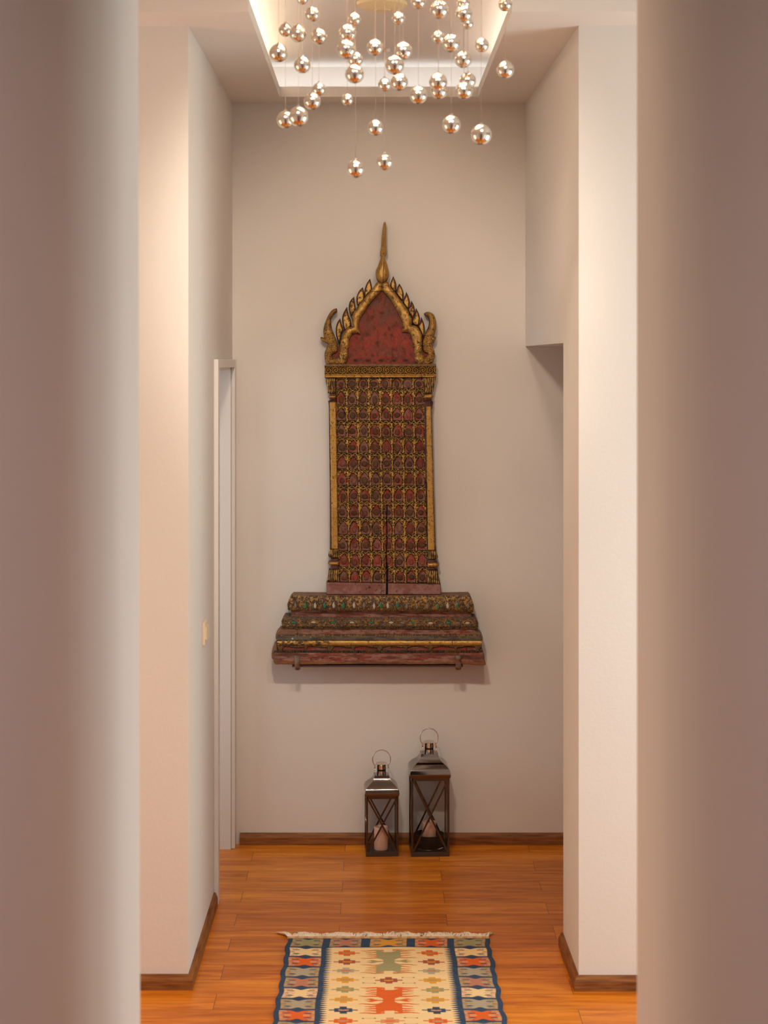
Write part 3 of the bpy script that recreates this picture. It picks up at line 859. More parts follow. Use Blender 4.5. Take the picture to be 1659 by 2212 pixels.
def ornament(x, y):
    """>0 carved raised gold, <0 sunk black ground"""
    dx, r = cellpos(x, y)
    top = np.array(NTOP)[r]; bot = np.array(NBOT)[r]; prev = np.array([FT - 6] + NBOT[:-1])[r]
    v = y - prev
    band = (v < 7.6) & (r > 0)
    wv = np.sin((x - 726) * 0.52 + r * 1.7)
    f1 = 1.0 - np.abs((v - 3.9) - 1.9 * wv) / 1.0                       # running vine
    f1 = np.maximum(f1, 1 - np.abs(v - 0.7) / 0.65); f1 = np.maximum(f1, 1 - np.abs(v - 7.2) / 0.65)   # fillets
    f1 = np.maximum(f1, 1 - np.hypot(((x * 0.52 / math.pi) % 1 - 0.5) * 5.5, v - 3.9 + 1.6 * wv) / 1.1)
    # colonnette between two niches
    ad = np.abs(np.abs(dx) - 12.0)
    t = (y - top) / (bot - top)
    colw = np.where(t > 0.86, 2.1, np.where(t < 0.33, 2.7, 1.1 + 0.4 * np.cos(t * 22)))
    f2 = 1 - ad / colw
    f2 = np.where(np.abs(t - 0.36) < 0.03, -0.5, f2)
    # arch moulding round the niche head and foliage in the spandrel
    tt = np.clip((t + 0.12) / 0.62, 0, 1)
    half = 11.3 * np.clip(1 - (1 - tt) ** 1.7, 0, 1)
    f3 = (1 - np.abs(np.abs(dx) - half) / 0.65) * (t < 0.55)
    sp_ = 1 - 2 * np.abs(fbm(x, y, 3.6, 90, 2) - 0.5)
    f4 = (sp_ - 0.80) * 6 * (t < 0.5)
    f = np.maximum(np.maximum(f2, f3), f4 - 0.2)
    f = np.where(band, f1, f)
    f = f + (fbm(x, y, 1.5, 33, 2) - 0.52) * 1.5 - 0.12
    return np.clip(f, -1, 1)
def h_fi(x, y, s, l):
    if l == 0:
        h = 0.0085 + 0.0036 * sstep(-0.2, 0.5, ornament(x, y))
    else:
        q, _ = lump(x, y, l)
        h = 0.0015 + 0.0042 * sstep(1.2, 0.2, q)
        h = h + 0.0016 * (fbm(x, y, 2.5, l, 2) - 0.5)
    return h - crack(x, y) * 0.012
def c_fi(x, y, s, l):
    ck = np.clip(crack(x, y) * 1.3, 0, 1)
    if l == 0:
        f = ornament(x, y)
        low = sstep(1120, 1250, y) * 0.10
        g, t = wear(x, y, mixc(GOLD2, GOLD * 1.1, vnoise(x, y, 5, 3)), UMBER, 0.40 + 0.0, 6, 6)
        k = sstep(0.22, -0.05, f)
        c = mixc(g, BLK, k); gl = t * (1 - k)
    else:
        m, q = lump(x, y, l)
        r = (l - 1) // 8
        body = RED * (0.75 + 0.5 * q[5]) if q[4] > 0.35 else ROSE * 0.85
        pale = C(0.31, 0.155, 0.115)
        t = (y - NTOP[r]) / (NBOT[r] - NTOP[r])
        c = mixc(np.repeat(body, len(x), 0), pale, sstep(0.40, 0.70, fbm(x, y, 8, 200 + l, 3) + 0.22 * sstep(0.75, 1.0, t) + (0.18 if r == 0 else 0)) * 0.75)
        c = mixc(c, pale * 0.8, sstep(2.0, 0.6, s * 0 + np.abs(y - NBOT[r])) * 0.6)
        dk = C(0.088, 0.046, 0.019) if q[1] > 0.25 else C(0.14, 0.045, 0.028)
        dk = dk * (0.75 + 0.6 * fbm(x, y, 2.5, 300 + l, 3))[:, None]
        amt = 0.92 if (r < 9 or q[2] > 0.6) else 0.5
        c = mixc(c, dk * (0.8 + 0.5 * q[3]), sstep(1.25, 0.85, m) * amt * (0.35 if q[0] > 0.86 else 1))
        gl = np.zeros_like(x)
    return mixc(c, BLK * 0.6, ck), gl * (1 - ck)
fpoly = [(fl(FT), FT), (fr(FT), FT), (fr(FB), FB), (fl(FB), FB)]
relief('niche_field', fpoly, 7.797, WB, h_fi, c_fi, carved, 0.5, niche_id, 'niche')

# plinth board at the foot, split by the crack
def h_pb(x, y, s, l): return 0.003 + 0.003 * sstep(0, 1.5, s) + 0.002 * (y < 1263) - crack(x, y) * 0.01 * 2
def c_pb(x, y, s, l):
    c = mixc(C(0.34, 0.175, 0.14), C(0.26, 0.10, 0.08), sstep(0.35, 0.65, fbm(x, y, 16, 5, 3)))
    c = mixc(c, C(0.42, 0.25, 0.19), (np.abs(y - 1262) < 1.0) * 0.4 * (x > 731) * (x < 925))
    sp2 = sstep(0.66, 0.74, fbm(x, y, 3.5, 61, 3)) * sstep(0.35, 0.6, fbm(x, y, 30, 62, 2))
    c = mixc(c, BLK, sp2 * 0.8)
    c = mixc(c, DRED * 0.5, sstep(1.4, 0.4, s + vnoise(x, y, 3, 6) - 0.4) * 0.8)
    return mixc(c, BLK * 0.5, np.clip(crack(x, y) * 1.4, 0, 1)), np.zeros_like(x)
relief('plinth_board', [(705.3, 1257), (951.9, 1261.5), (952.2, 1284.2), (705.2, 1284.2)], 7.765, WB, h_pb, c_pb, carved, 0.6)
# ---------------------------------------------------------------- tiered pedestal below the panel
def c6(x, y): return (570 + x / 6.381, 1260 + y / 6.381)
def c7(x, y): return (810 + x / 6.381, 1260 + y / 6.381)
ped = thing('tiered_pedestal', 'wide stepped carved wooden pedestal in worn red and gold under the temple panel', 'wall carving', (0.0, 7.75, PX(0, 1436, 7.7).z))
def redwood(seed, pale=0.5):
    def c(x, y, s, l):
        n = 0.6 * fbm(x * 0.16, y, 5.0, seed, 4) + 0.4 * fbm(x * 0.3, y * 1.4, 2.2, seed + 2, 3)
        k = mixc(C(0.26, 0.06, 0.04), C(0.36, 0.185, 0.135), sstep(pale - 0.10, pale + 0.10, n))
        k = mixc(k, DRED, sstep(0.52, 0.72, fbm(x * 0.12, y, 4, seed + 5, 4)) * 0.8)
        k = mixc(k, C(0.16, 0.075, 0.045), sstep(0.50, 0.75, fbm(x * 0.5, y, 6, seed + 7, 4)) * 0.55)
        k = mixc(k, C(0.20, 0.10, 0.055), sstep(14, 0, np.minimum(x - x.min(), x.max() - x)) * 0.8)
        k = mixc(k, BLK, sstep(0.74, 0.80, fbm(x * 0.5, y, 3, seed + 9, 3)) * 0.8)
        return k, np.zeros_like(x)
    return c
def rough(a, f=4.0, seed=0):
    return lambda x, y, s, l: 0.002 + a * sstep(0, 1.5, s) + 0.0012 * (fbm(x, y, f, seed, 3) - 0.5)
def jag(pts, seed, amp=0.5, n=60):
    """turn straight runs of an outline slightly uneven, as hand-cut worn wood is"""
    rr = random.Random(seed); out = []
    for i in range(len(pts)):
        a, b = pts[i], pts[(i + 1) % len(pts)]
        L_ = math.hypot(b[0] - a[0], b[1] - a[1]); m = max(1, int(L_ / 5))
        for j in range(m):
            t = j / m
            o_ = amp if 0 < j < m else 0
            out.append((a[0] + (b[0] - a[0]) * t + rr.uniform(-o_, o_) * 0.5, a[1] + (b[1] - a[1]) * t + rr.uniform(-o_, o_)))
    return out

# bare brown wood
def c_tb(x, y, s, l):
    return mixc(C(0.20, 0.095, 0.05), C(0.30, 0.16, 0.10), fbm(x * 0.2, y, 3, 5, 3)), np.zeros_like(x)

# bottom board
def c_bot(x, y, s, l):
    c, g = redwood(3, 0.50)(x, y, s, l)
    c = mixc(c, C(0.26, 0.115, 0.04), sstep(1427, 1432, y + 3 * (vnoise(x, y, 14, 5) - 0.5)) * 0.85)
    c = mixc(c, C(0.10, 0.040, 0.025), sstep(0.48, 0.72, fbm(x * 0.14, y, 7, 88, 4)) * 0.75)
    return c, g
relief('bottom_board', smooth_poly(jag([(594,1410),(800,1411.5),(1045,1410.5),(1047,1425),(1049.3,1434.5),(1046,1436.8),(1030,1436.5),(1010,1434.5),(860,1435.2),(760,1434.5),(650,1435.5),(596,1434.5),(591,1430),(590.5,1418)], 1, 0.35), 2), 7.705, WB, rough(0.004, 5, 2), c_bot, ped, 0.7)
relief('end_block', smooth_poly([(590,1396),(598,1392),(598,1412),(594,1424),(588,1423),(586.5,1412)], 3), 7.73, WB, rough(0.004), c_tb, ped, 0.6)
# beaded strip
def h_bead(x, y, s, l): return 0.004 + 0.0022 * np.cos(x * 2.2) * sstep(0, 1, s)
def c_bead(x, y, s, l):
    k = sstep(-0.1, 0.7, 0.6 * np.cos(x * 2.2) + 1.6 * (fbm(x, y, 3, 2, 3) - 0.45))
    return mixc(BLK, mixc(GREY, OCHRE * 1.3, sstep(0.5, 0.7, vnoise(x, y, 9, 5))), k * 0.8), k * 0.2
relief('beaded_strip', jag([(592,1405.5),(1042,1405.5),(1044,1411),(592,1411)], 2, 0.3), 7.718, WB, h_bead, c_bead, ped, 0.5)
# red panels with small carved brackets
BRK = [(606,8),(660.5,4.5),(713.5,8),(763.5,4.5),(820,8),(877.5,4.5),(929.5,7),(984,4.5),(1032,7)]
def brk(x, y):
    m = np.zeros_like(x)
    for bx_, bw in BRK:
        t = np.clip((y - 1394) / 11.0, 0, 1)
        m = np.maximum(m, sstep(0.5, -0.5, np.abs(x - bx_) - bw * (1.10 - 0.75 * t)))
    w = 1396.0 + 1.5 * np.sin(x * 0.11)          # ragged lower edge of the gold moulding above
    return np.maximum(m, sstep(w + 1.5, w, y))
def h_br(x, y, s, l): return 0.002 + 0.010 * brk(x, y) + 0.001 * brk(x, y) * np.cos(x * 1.9 + 2 * fbm(x, y, 3, 2, 2))
def c_br(x, y, s, l):
    c, g = redwood(21, 0.55)(x, y, s, l)
    c = mixc(c, C(0.38, 0.05, 0.04), sstep(0.5, 0.65, fbm(x * 0.3, y, 7, 31, 2)) * 0.7)
    m = brk(x, y)
    f = mixc(UMBER, OCHRE * 1.4, sstep(0.15, 0.9, 0.5 * np.cos(x * 1.9) + 2.2 * (fbm(x, y, 2.2, 2, 3) - 0.40)) * 0.7)
    return mixc(c, f, m), m * 0.3
relief('panel_band', jag([(599,1392.5),(1040,1392.5),(1041,1407),(597,1407)], 3, 0.2), 7.730, WB, h_br, c_br, ped, 0.5)
# gilt moulding
def h_gm(x, y, s, l): return 0.004 + 0.010 * np.sqrt(np.clip(1 - ((y - 1388.5) / 6.5) ** 2, 0, 1)) + 0.0012 * (fbm(x, y, 4, 3, 3) - 0.5)
def c_gm(x, y, s, l):
    g, t = wear(x, y, mixc(GOLD2, GOLD, fbm(x, y, 12, 2)), UMBER, 0.34, 4, 3)
    fade = np.clip(sstep(745, 690, x + 30 * (fbm(x, y, 12, 4) - 0.5)), 0, 1)
    lowr = sstep(1393, 1395, y + 2.5 * (vnoise(x, y, 16, 9) - 0.5) + 1.0)
    k = np.maximum(fade * sstep(0.62, 0.45, fbm(x * 0.5, y, 3, 19)), lowr)
    k = np.maximum(k, np.exp(-((x - 977) / 1.0) ** 2))
    return mixc(g, C(0.055, 0.040, 0.026), np.clip(k, 0, 1) * 0.92), t * (1 - k)
relief('gilt_moulding', smooth_poly(jag([(599,1383),(1040,1383),(1041,1388),(1038,1394.5),(880,1393.5),(875,1396),(810,1393.8),(740,1395.5),(650,1395),(600,1394)], 4, 0.4), 2), 7.727, WB, h_gm, c_gm, ped, 0.5)
# dark grey band
def c_gb(x, y, s, l):
    g = mixc(C(0.075, 0.062, 0.05), C(0.15, 0.125, 0.10), sstep(0.35, 0.7, fbm(x * 0.3, y, 6, 12, 4)))
    top = sstep(1374.5, 1372.5, y)
    b = mixc(UMBER, OCHRE * 1.3, sstep(0.55, 0.7, vnoise(x, y, 2.2, 4)))
    g = mixc(g, OCHRE, sstep(0.66, 0.75, fbm(x, y, 4, 44)) * 0.7)
    g = mixc(g, b, top)
    for (qx, qy, qr) in ((632, 1379, 1.9), (671, 1376, 1.0)):     # two flecks of pale blue paint
        g = mixc(g, C(0.35, 0.62, 0.66), np.exp(-(((x - qx) ** 2 + (y - qy) ** 2) / qr ** 2) ** 2))
    return g, np.zeros_like(x)
relief('dark_band', jag([(600,1372),(1036,1372),(1041,1380),(1041,1383.5),(598,1383.5)], 5, 0.3), 7.722, WB, rough(0.004, 3, 5), c_gb, ped, 0.6)
relief('end_block', smooth_poly([(603,1361),(607,1359.5),(640,1359.5),(640,1372),(604,1374),(597,1383),(595.5,1370)], 2), 7.742, WB, rough(0.003), c_tb, ped, 0.6)
relief('end_block', smooth_poly([(1020,1363),(1034,1366),(1042,1373),(1042,1384),(1036,1383),(1020,1374)], 2), 7.742, WB, rough(0.003), c_tb, ped, 0.6)
# second red recess
relief('red_recess', jag([(615,1356),(1027,1356),(1028,1373),(616,1373)], 6, 0.2), 7.748, WB, rough(0.002, 4, 7), redwood(33, 0.42), ped, 0.7)
# jewelled band
def h_jb(x, y, s, l):
    v = (y - 1332.5) / 25
    f = 0.0016 * np.cos(x * 1.9) * np.sin(y * 1.6)
    gm = np.abs(((x - 635) / 20.9 + 0.5) % 1 - 0.5) * 20.9
    e = np.hypot(gm / 9.0, (y - 1344.5) / 5.0)
    return 0.004 + 0.003 * (np.abs(v - 0.5) < 0.38) + f + 0.0022 * np.exp(-((e - 1.0) / 0.18) ** 2)
def c_jb(x, y, s, l):
    gm = np.abs(((x - 635) / 20.9 + 0.5) % 1 - 0.5) * 20.9
    e = np.hypot(gm / 9.0, (y - 1344.5) / 5.0)
    f = np.cos(x * 1.9) * np.sin(y * 1.6) + (fbm(x, y, 2.5, 5, 2) - 0.5) * 2
    g = mixc(UMBER * 0.7, C(0.23, 0.16, 0.10), sstep(-0.3, 0.6, f))
    g = mixc(g, GOLD2, sstep(0.6, 0.72, fbm(x, y, 3.5, 71, 3)) * 0.8)
    g = mixc(g, GOLD2, np.exp(-((e - 1.05) / 0.12) ** 2) * sstep(0.45, 0.6, vnoise(x, y, 5, 6)))
    g = mixc(g, BLK, np.exp(-((y - 1353.5) / 0.7) ** 2) * 0.9)
    lowb = sstep(1354.3, 1355, y)
    g = mixc(g, mixc(BLK, OCHRE * 1.4, sstep(0.0, 0.8, 0.6 * np.cos(x * 2.1) + 1.6 * (fbm(x, y, 3, 5, 2) - 0.4))), lowb)
    g = mixc(g, C(0.16, 0.10, 0.07), sstep(1338.5, 1336.5, y) * 0.5)
    return g, np.zeros_like(x) + 0.15
relief('jewelled_band', smooth_poly(jag([(614,1331.5),(800,1334),(1028,1333.5),(1033,1345),(1032,1358),(609.5,1357),(608.4,1340)], 7, 0.5), 2), 7.738, WB, h_jb, c_jb, ped, 0.5)
# first red recess
relief('red_recess', jag([(628,1316),(1018,1318),(1018,1335),(629,1334)], 8, 0.2), 7.748, WB, rough(0.002, 4, 8), redwood(47, 0.42), ped, 0.7)
# lotus petal band
GS = 20.9
def petal(x, y):
    xc = ((x - 659.8) / GS + 0.5); k = np.floor(xc); dx = (xc - k - 0.5) * GS
    v = (y - 1292) / 24.0
    half = 10.5 * np.clip(v - 0.04, 0, 1.3) ** 0.62
    return np.abs(dx) - half, dx, v
def h_lp(x, y, s, l):
    q, dx, v = petal(x, y)
    p = 0.020 * np.sqrt(np.clip(1 - ((y - 1304) / 20.0) ** 2, 0, 1))
    return 0.002 + p + 0.0016 * np.cos(q * 2.3) * (q < 1.5) + 0.0012 * (fbm(x, y, 2.0, 5, 2) - 0.5) * 2
def c_lp(x, y, s, l):
    q, dx, v = petal(x, y)
    f = np.cos(q * 2.3) * 0.8 * sstep(2.0, 0.5, q) + (fbm(x, y, 2.6, 15, 3) - 0.45) * 2.6
    g = mixc(UMBER * 0.55, C(0.20, 0.14, 0.095), sstep(-0.3, 0.8, f))
    sp_ = sstep(0.61, 0.72, fbm(x, y, 2.6, 25, 3) + 0.07 * (q > 0) + 0.08 * sstep(740, 1000, x) + 0.05 * sstep(1310, 1318, y))
    g = mixc(g, GOLD2 * 1.15, sp_ * 0.8)
    foot = sstep(1315, 1317, y)
    g = mixc(g, mixc(BLK, GOLD2, sstep(0.1, 0.6, np.cos(x * 1.9) + vnoise(x, y, 6, 3) - 0.5)), foot * 0.9)
    return g, sp_ * 0.5
relief('petal_band', smooth_poly(jag([(631,1287),(760,1287.8),(1012,1287),(1019,1294),(1023.5,1308),(1022,1321),(900,1320),(640,1317.5),(623,1316.5),(621,1304),(626,1292)], 9, 0.5), 2), 7.735, WB, h_lp, c_lp, ped, 0.5)
relief('top_board', smooth_poly([(632,1284.6,1),(720,1285.3),(830,1285.7),(950,1285.3),(1013,1284.4,1),(1017,1288.5,1),(830,1288.8),(630,1288.5,1)], 4), 7.755, WB, rough(0.003, 4, 2), c_tb, ped, 0.6)

M_GREEN = mat('green_mirror_glass', (0.03, 0.20, 0.12), 0.25, 0.2)
M_PALE = mat('pale_mirror_glass', (0.50, 0.43, 0.34), 0.3, 0.2)
M_DIM = mat('clouded_glass', (0.20, 0.15, 0.11), 0.4, 0.1)
def stone(px, py, w, h, d, m, drop):
    bm = bmesh.new()
    c = PX(px, py, d); sw = w * d / F / 2; sh = h * d / F / 2
    pts = []
    for k in range(14):
        a = 2 * math.pi * k / 14
        x = math.cos(a) * sw; z = math.sin(a) * sh
        if drop and z > 0: x *= (1 - z / sh) ** 0.55 * 1.0
        pts.append((x, z))
    r0 = [bm.verts.new((c.x + x, c.y + 0.004, c.z + z)) for x, z in pts]
    r1 = [bm.verts.new((c.x + x, c.y - 0.0005, c.z + z)) for x, z in pts]
    r2 = [bm.verts.new((c.x + x * 0.7, c.y - 0.0022, c.z + z * 0.75)) for x, z in pts]
    for a, b in ((r0, r1), (r1, r2)):
        for k in range(14): bm.faces.new((a[k], a[(k + 1) % 14], b[(k + 1) % 14], b[k]))
    bm.faces.new(r2); bm.faces.new(r0[::-1])
    build('glass_inlay', bm, m, ped)
G_, W_, D_ = M_GREEN, M_PALE, M_DIM
for (x, y), m in [(c6(437,300),D_),(c6(573,305),G_),(c6(707,305),W_),(c6(840,300),G_),(c6(963,300),W_),(c6(1095,305),G_),(c6(1243,300),W_),(c6(1380,300),D_),(c6(1520,310),W_),
                  (c7(80,300),G_),(c7(177,305),W_),(c7(307,300),G_),(c7(437,312),D_),(c7(578,315),D_),(c7(722,315),D_),(c7(868,315),G_),(c7(1003,305),W_),(c7(1138,300),G_),(c7(1285,305),D_)]:
    stone(x, y, 6.0, 13.5, 7.7125, m, True)
for (x, y), m in [(c6(418,537),G_),(c6(685,537),W_),(c6(960,538),G_),(c6(1215,540),W_),(c6(1482,540),G_),(c7(225,542),W_),(c7(380,545),D_),(c7(525,543),G_),(c7(770,550),W_),(c7(1012,545),G_),(c7(1140,550),D_),(c7(1275,548),W_)]:
    stone(x, y, 10.5, 5.2, 7.7305, m, False)

# ---------------------------------------------------------------- steel wall bracket carrying the pedestal
M_IRON = mat('rusty_iron', (0.2, 0.13, 0.1), 0.6, 0.5)
color_noise(M_IRON, (0.24, 0.19, 0.15), (0.17, 0.055, 0.018), 38, 5, 0.42, 0.6)
M_GREYBAR = mat('grey_painted_steel', lin(120, 104, 104), 0.55, 0.2)
brk_ = thing('wall_bracket', 'grey steel wall bracket with two upturned rusty hooks under the pedestal', 'bracket', (0.0, 7.84, PX(815, 1441, 7.7).z))
bm = bmesh.new()
a = PX(631, 1436.9, 7.725); b = PX(1000, 1441, 7.725)
box(bm, a.x, b.x, 7.725, 7.755, b.z, a.z, 0.001)
box(bm, a.x + 0.05, b.x - 0.05, 7.755, WB, a.z - 0.0065, a.z - 0.001)
build('bar', bm, M_GREYBAR, brk_)
for (x0, x1, yt, yb) in ((636.6, 647.8, 1416, 1447.5), (984.4, 996.2, 1416, 1447.3)):
    d = 7.680
    xa = (x0 - CX) * d / F; xb = (x1 - CX) * d / F
    zt = CH - (yt - CY) * d / F; zb = CH - (yb - CY) * d / F
    # flat strap: under the board from the bar, bent up in front of it
    path = [(7.745, zb + 0.010), (7.725, zb + 0.004), (7.702, zb + 0.0005), (7.690, zb + 0.003), (7.682, zb + 0.012), (7.680, zb + 0.025), (7.680, zt)]
    bm = bmesh.new(); th = 0.006; rings = []
    for i, (y, z) in enumerate(path):
        y0, z0 = path[max(0, i - 1)]; y1, z1 = path[min(len(path) - 1, i + 1)]
        t = Vector((0, y1 - y0, z1 - z0)).normalized(); n = Vector((0, -t.z, t.y))
        if n.y > 0 and i > 3: n = -n
        n = Vector((0, t.z, -t.y))
        mx = (xa + xb) / 2; hw = (xb - xa) / 2
        ring = [bm.verts.new((mx + math.cos(q) * hw, y + n.y * th * 0.5 * math.sin(q) * 1.6, z + n.z * th * 0.5 * math.sin(q) * 1.6)) for q in [k * math.pi / 6 for k in range(12)]]
        rings.append(ring)
    for r0, r1 in zip(rings, rings[1:]):
        for k in range(12): bm.faces.new((r0[k], r0[(k + 1) % 12], r1[(k + 1) % 12], r1[k]))
    bm.faces.new(rings[0]); bm.faces.new(rings[-1][::-1])
    build('hook', bm, M_IRON, brk_, auto=50)
# ---------------------------------------------------------------- lanterns and candles
M_NICKEL = mat('polished_nickel', (0.19, 0.165, 0.155), 0.06, 1.0)
M_POST = mat('dark_nickel', (0.12, 0.10, 0.085), 0.12, 1.0)
M_RING = mat('bright_nickel', (0.66, 0.60, 0.56), 0.10, 1.0)
M_GLASS = bpy.data.materials.new('lantern_glass'); M_GLASS.use_nodes = True
_N, _L, _b = nodes(M_GLASS)
_N.remove(_b)
_o = _N['Material Output']; _tr = _N.new('ShaderNodeBsdfTransparent'); _tr.inputs[0].default_value = (0.965, 0.965, 0.96, 1)
_gl = _N.new('ShaderNodeBsdfGlossy'); _gl.inputs['Roughness'].default_value = 0.03
_fr = _N.new('ShaderNodeFresnel'); _fr.inputs[0].default_value = 1.28
_mx = _N.new('ShaderNodeMixShader'); _L.new(_fr.outputs[0], _mx.inputs[0]); _L.new(_tr.outputs[0], _mx.inputs[1]); _L.new(_gl.outputs[0], _mx.inputs[2])
_L.new(_mx.outputs[0], _o.inputs[0])
M_WAX = mat('candle_wax', (0.95, 0.56, 0.42), 0.5, 0.0, Subsurface_Weight=0.25, Subsurface_Scale=0.02)
M_WICK = mat('charred_wick', (0.02, 0.015, 0.012), 0.9)
M_BLACKGLASS = mat('black_glass', (0.010, 0.008, 0.008), 0.12, 0.0, Specular_IOR_Level=0.25)
M_DARKMETAL = mat('dark_tray_metal', (0.10, 0.085, 0.07), 0.35, 0.8)

def loft_square(bm, prof, seg_round=0.0, cap=True):
    """prof: list of (z, half width): square lofted body"""
    rings = []
    for z, w in prof:
        rings.append([bm.verts.new((sx * w, sy * w, z)) for sx, sy in ((-1, -1), (1, -1), (1, 1), (-1, 1))])
    for a, b in zip(rings, rings[1:]):
        for k in range(4): bm.faces.new((a[k], a[(k + 1) % 4], b[(k + 1) % 4], b[k]))
    if cap: bm.faces.new(rings[-1]); bm.faces.new(rings[0][::-1])

def lantern(name_label, px0, px1, hb, roof, neck, ring_c, ring_r, rz, bw):
    """hb: body height; roof: [(z, half)]; neck: (z0, z1, r); all in metres, local frame at floor centre"""
    w = (px1 - px0) / 2 * 7.65 / F
    cx = ((px0 + px1) / 2 - CX) * 7.65 / F
    cy = 7.65 + w
    t = thing('candle_lantern', name_label, 'lantern', (cx, cy, 0), math.radians(rz), 'metal lanterns by the back wall')
    MW = Matrix.Translation((cx, cy, 0)) @ Matrix.Rotation(math.radians(rz), 4, 'Z')
    def put(nm, bm, m, par=None, **k):
        bmesh.ops.transform(bm, matrix=MW, verts=bm.verts)
        return build(nm, bm, m, par or t, **k)
    p = bw
    bm = bmesh.new()
    for (a, b_) in ((-w, -w + p), (w - p, w)):
        box(bm, a, b_, -w, w, 0.0, 0.020, 0.0008)
    for (a, b_) in ((-w, -w + p), (w - p, w)):
        box(bm, -w + p, w - p, a, b_, 0.0, 0.020)
    box(bm, -w + p, w - p, -w + p, w - p, 0.008, 0.018)
    put('base', bm, M_DARKMETAL)
    for sx in (-1, 1):
        for sy in (-1, 1):
            bm = bmesh.new()
            x0, x1 = sorted((sx * w, sx * (w - p))); y0, y1 = sorted((sy * w, sy * (w - p)))
            box(bm, x0, x1, y0, y1, 0.020, hb, 0.0006)
            put('post', bm, M_POST)
    bm = bmesh.new()
    for (a, b_) in ((-w, -w + p), (w - p, w)):
        box(bm, a, b_, -w, w, hb - 0.011, hb + 0.001)
        box(bm, -w + p, w - p, a, b_, hb - 0.011, hb + 0.001)
    put('top_rail', bm, M_POST)
    # crossed straps and a glass pane on each of the four sides
    for k in range(4):
        R = Matrix.Rotation(k * math.pi / 2, 4, 'Z')
        for sg in (-1, 1):
            bm = bmesh.new()
            a = Vector((sg * (w - p), 0, hb - 0.011)); b = Vector((-sg * (w - p), 0, 0.020))
            dr = (b - a).normalized(); nn = Vector((dr.z, 0, -dr.x)) * (0.0037)
            y0 = -w + 0.001 + (0.0016 if sg > 0 else 0); y1 = y0 + 0.0014
            q = [a + nn, b + nn, b - nn, a - nn]
            A = [bm.verts.new((v.x, y0, v.z)) for v in q]; B = [bm.verts.new((v.x, y1, v.z)) for v in q]
            bm.faces.new(A); bm.faces.new(B[::-1])
            for i in range(4): bm.faces.new((A[i], A[(i + 1) % 4], B[(i + 1) % 4], B[i]))
            bmesh.ops.transform(bm, matrix=R, verts=bm.verts)
            put('cross_strap', bm, M_POST)
        bm = bmesh.new(); box(bm, -w + p, w - p, -w + 0.005, -w + 0.0065, 0.020, hb - 0.011)
        bmesh.ops.transform(bm, matrix=R, verts=bm.verts)
        put('glass_pane', bm, M_GLASS)
    bm = bmesh.new()
    # smooth the roof profile
    P = [(z + hb, r) for z, r in roof]
    prof = []
    for i in range(len(P) - 1):
        p0, p1, p2, p3 = P[max(i - 1, 0)], P[i], P[i + 1], P[min(i + 2, len(P) - 1)]
        for j in range(5):
            s = j / 5
            prof.append(tuple(0.5 * (2 * p1[a] + (p2[a] - p0[a]) * s + (2 * p0[a] - 5 * p1[a] + 4 * p2[a] - p3[a]) * s * s + (3 * p1[a] - p0[a] - 3 * p2[a] + p3[a]) * s ** 3) for a in (0, 1)))
    prof.append(P[-1])
    loft_square(bm, prof)
    o = put('roof', bm, M_NICKEL); 
    me = o.data; me.polygons.foreach_set('use_smooth', [True] * len(me.polygons)); me.set_sharp_from_angle(angle=math.radians(32))
    z0, z1, r = neck
    bm = bmesh.new()
    lathe(bm, [(r, z0), (r, z0 + (z1 - z0) * 0.36), (r * 0.96, z0 + (z1 - z0) * 0.36), (r * 0.96, z0 + (z1 - z0) * 0.56), (r, z0 + (z1 - z0) * 0.56), (r, z1 - 0.003), (r * 0.9, z1), (0, z1 + 0.001)], (0, 0, 0), 32)
    put('chimney', bm, M_RING, auto=30)
    bm = bmesh.new()
    hh_ = (z1 - z0)
    lathe(bm, [(r * 0.965, z0 + hh_ * 0.37), (r * 0.97, z0 + hh_ * 0.55)], (0, 0, 0), 32)
    put('vent_slot', bm, M_BLACKGLASS)
    # hood strap over the chimney, with the carrying ring
    ro = r * 1.32
    bm = bmesh.new()
    pts = [(-ro, z0), (-ro, z1 - 0.006), (-ro * 0.9, z1 + 0.002), (-ro * 0.6, z1 + 0.0065), (0, z1 + 0.008), (ro * 0.6, z1 + 0.0065), (ro * 0.9, z1 + 0.002), (ro, z1 - 0.006), (ro, z0)]
    hw = r * 0.95; th = 0.0016
    rings = []
    for i, (x, z) in enumerate(pts):
        n = Vector((x * 0.9, 0, max(z - (z1 - 0.008), 0) * 1.0 + 1e-5)); n = n.normalized() if i not in (4,) else Vector((0, 0, 1))
        rings.append([bm.verts.new((x + n.x * o1, y, z + n.z * o1)) for y, o1 in ((-hw, 0), (hw, 0), (hw, th), (-hw, th))])
    for a, b in zip(rings, rings[1:]):
        for k in range(4): bm.faces.new((a[k], a[(k + 1) % 4], b[(k + 1) % 4], b[k]))
    bm.faces.new(rings[0]); bm.faces.new(rings[-1][::-1])
    put('hood_strap', bm, M_RING, auto=40)
    bm = bmesh.new()
    pts = []
    a0 = math.acos(min(0.999, (ro + 0.003) / ring_r))
    for k in range(41):
        a = -a0 + (math.pi + 2 * a0) * k / 40
        pts.append((ring_r * math.cos(a), 0, ring_c + ring_r * math.sin(a)))
    pts = [(ro + 0.003, 0, z1 - 0.022)] + [(ro + 0.0035, 0, z1 - 0.012)] + pts + [(-ro - 0.0035, 0, z1 - 0.012)] + [(-ro - 0.003, 0, z1 - 0.022)]
    tube(bm, pts, 0.0021, 8)
    put('carrying_ring', bm, M_RING, smooth=True)
    for sg in (-1, 1):
        bm = bmesh.new(); bmesh.ops.create_cone(bm, cap_ends=True, segments=12, radius1=0.0045, radius2=0.0045, depth=0.004, matrix=Matrix.Translation((sg * (ro + 0.004), 0, z1 - 0.018)) @ Matrix.Rotation(math.pi / 2, 4, 'Y'))
        put('rivet', bm, M_NICKEL)
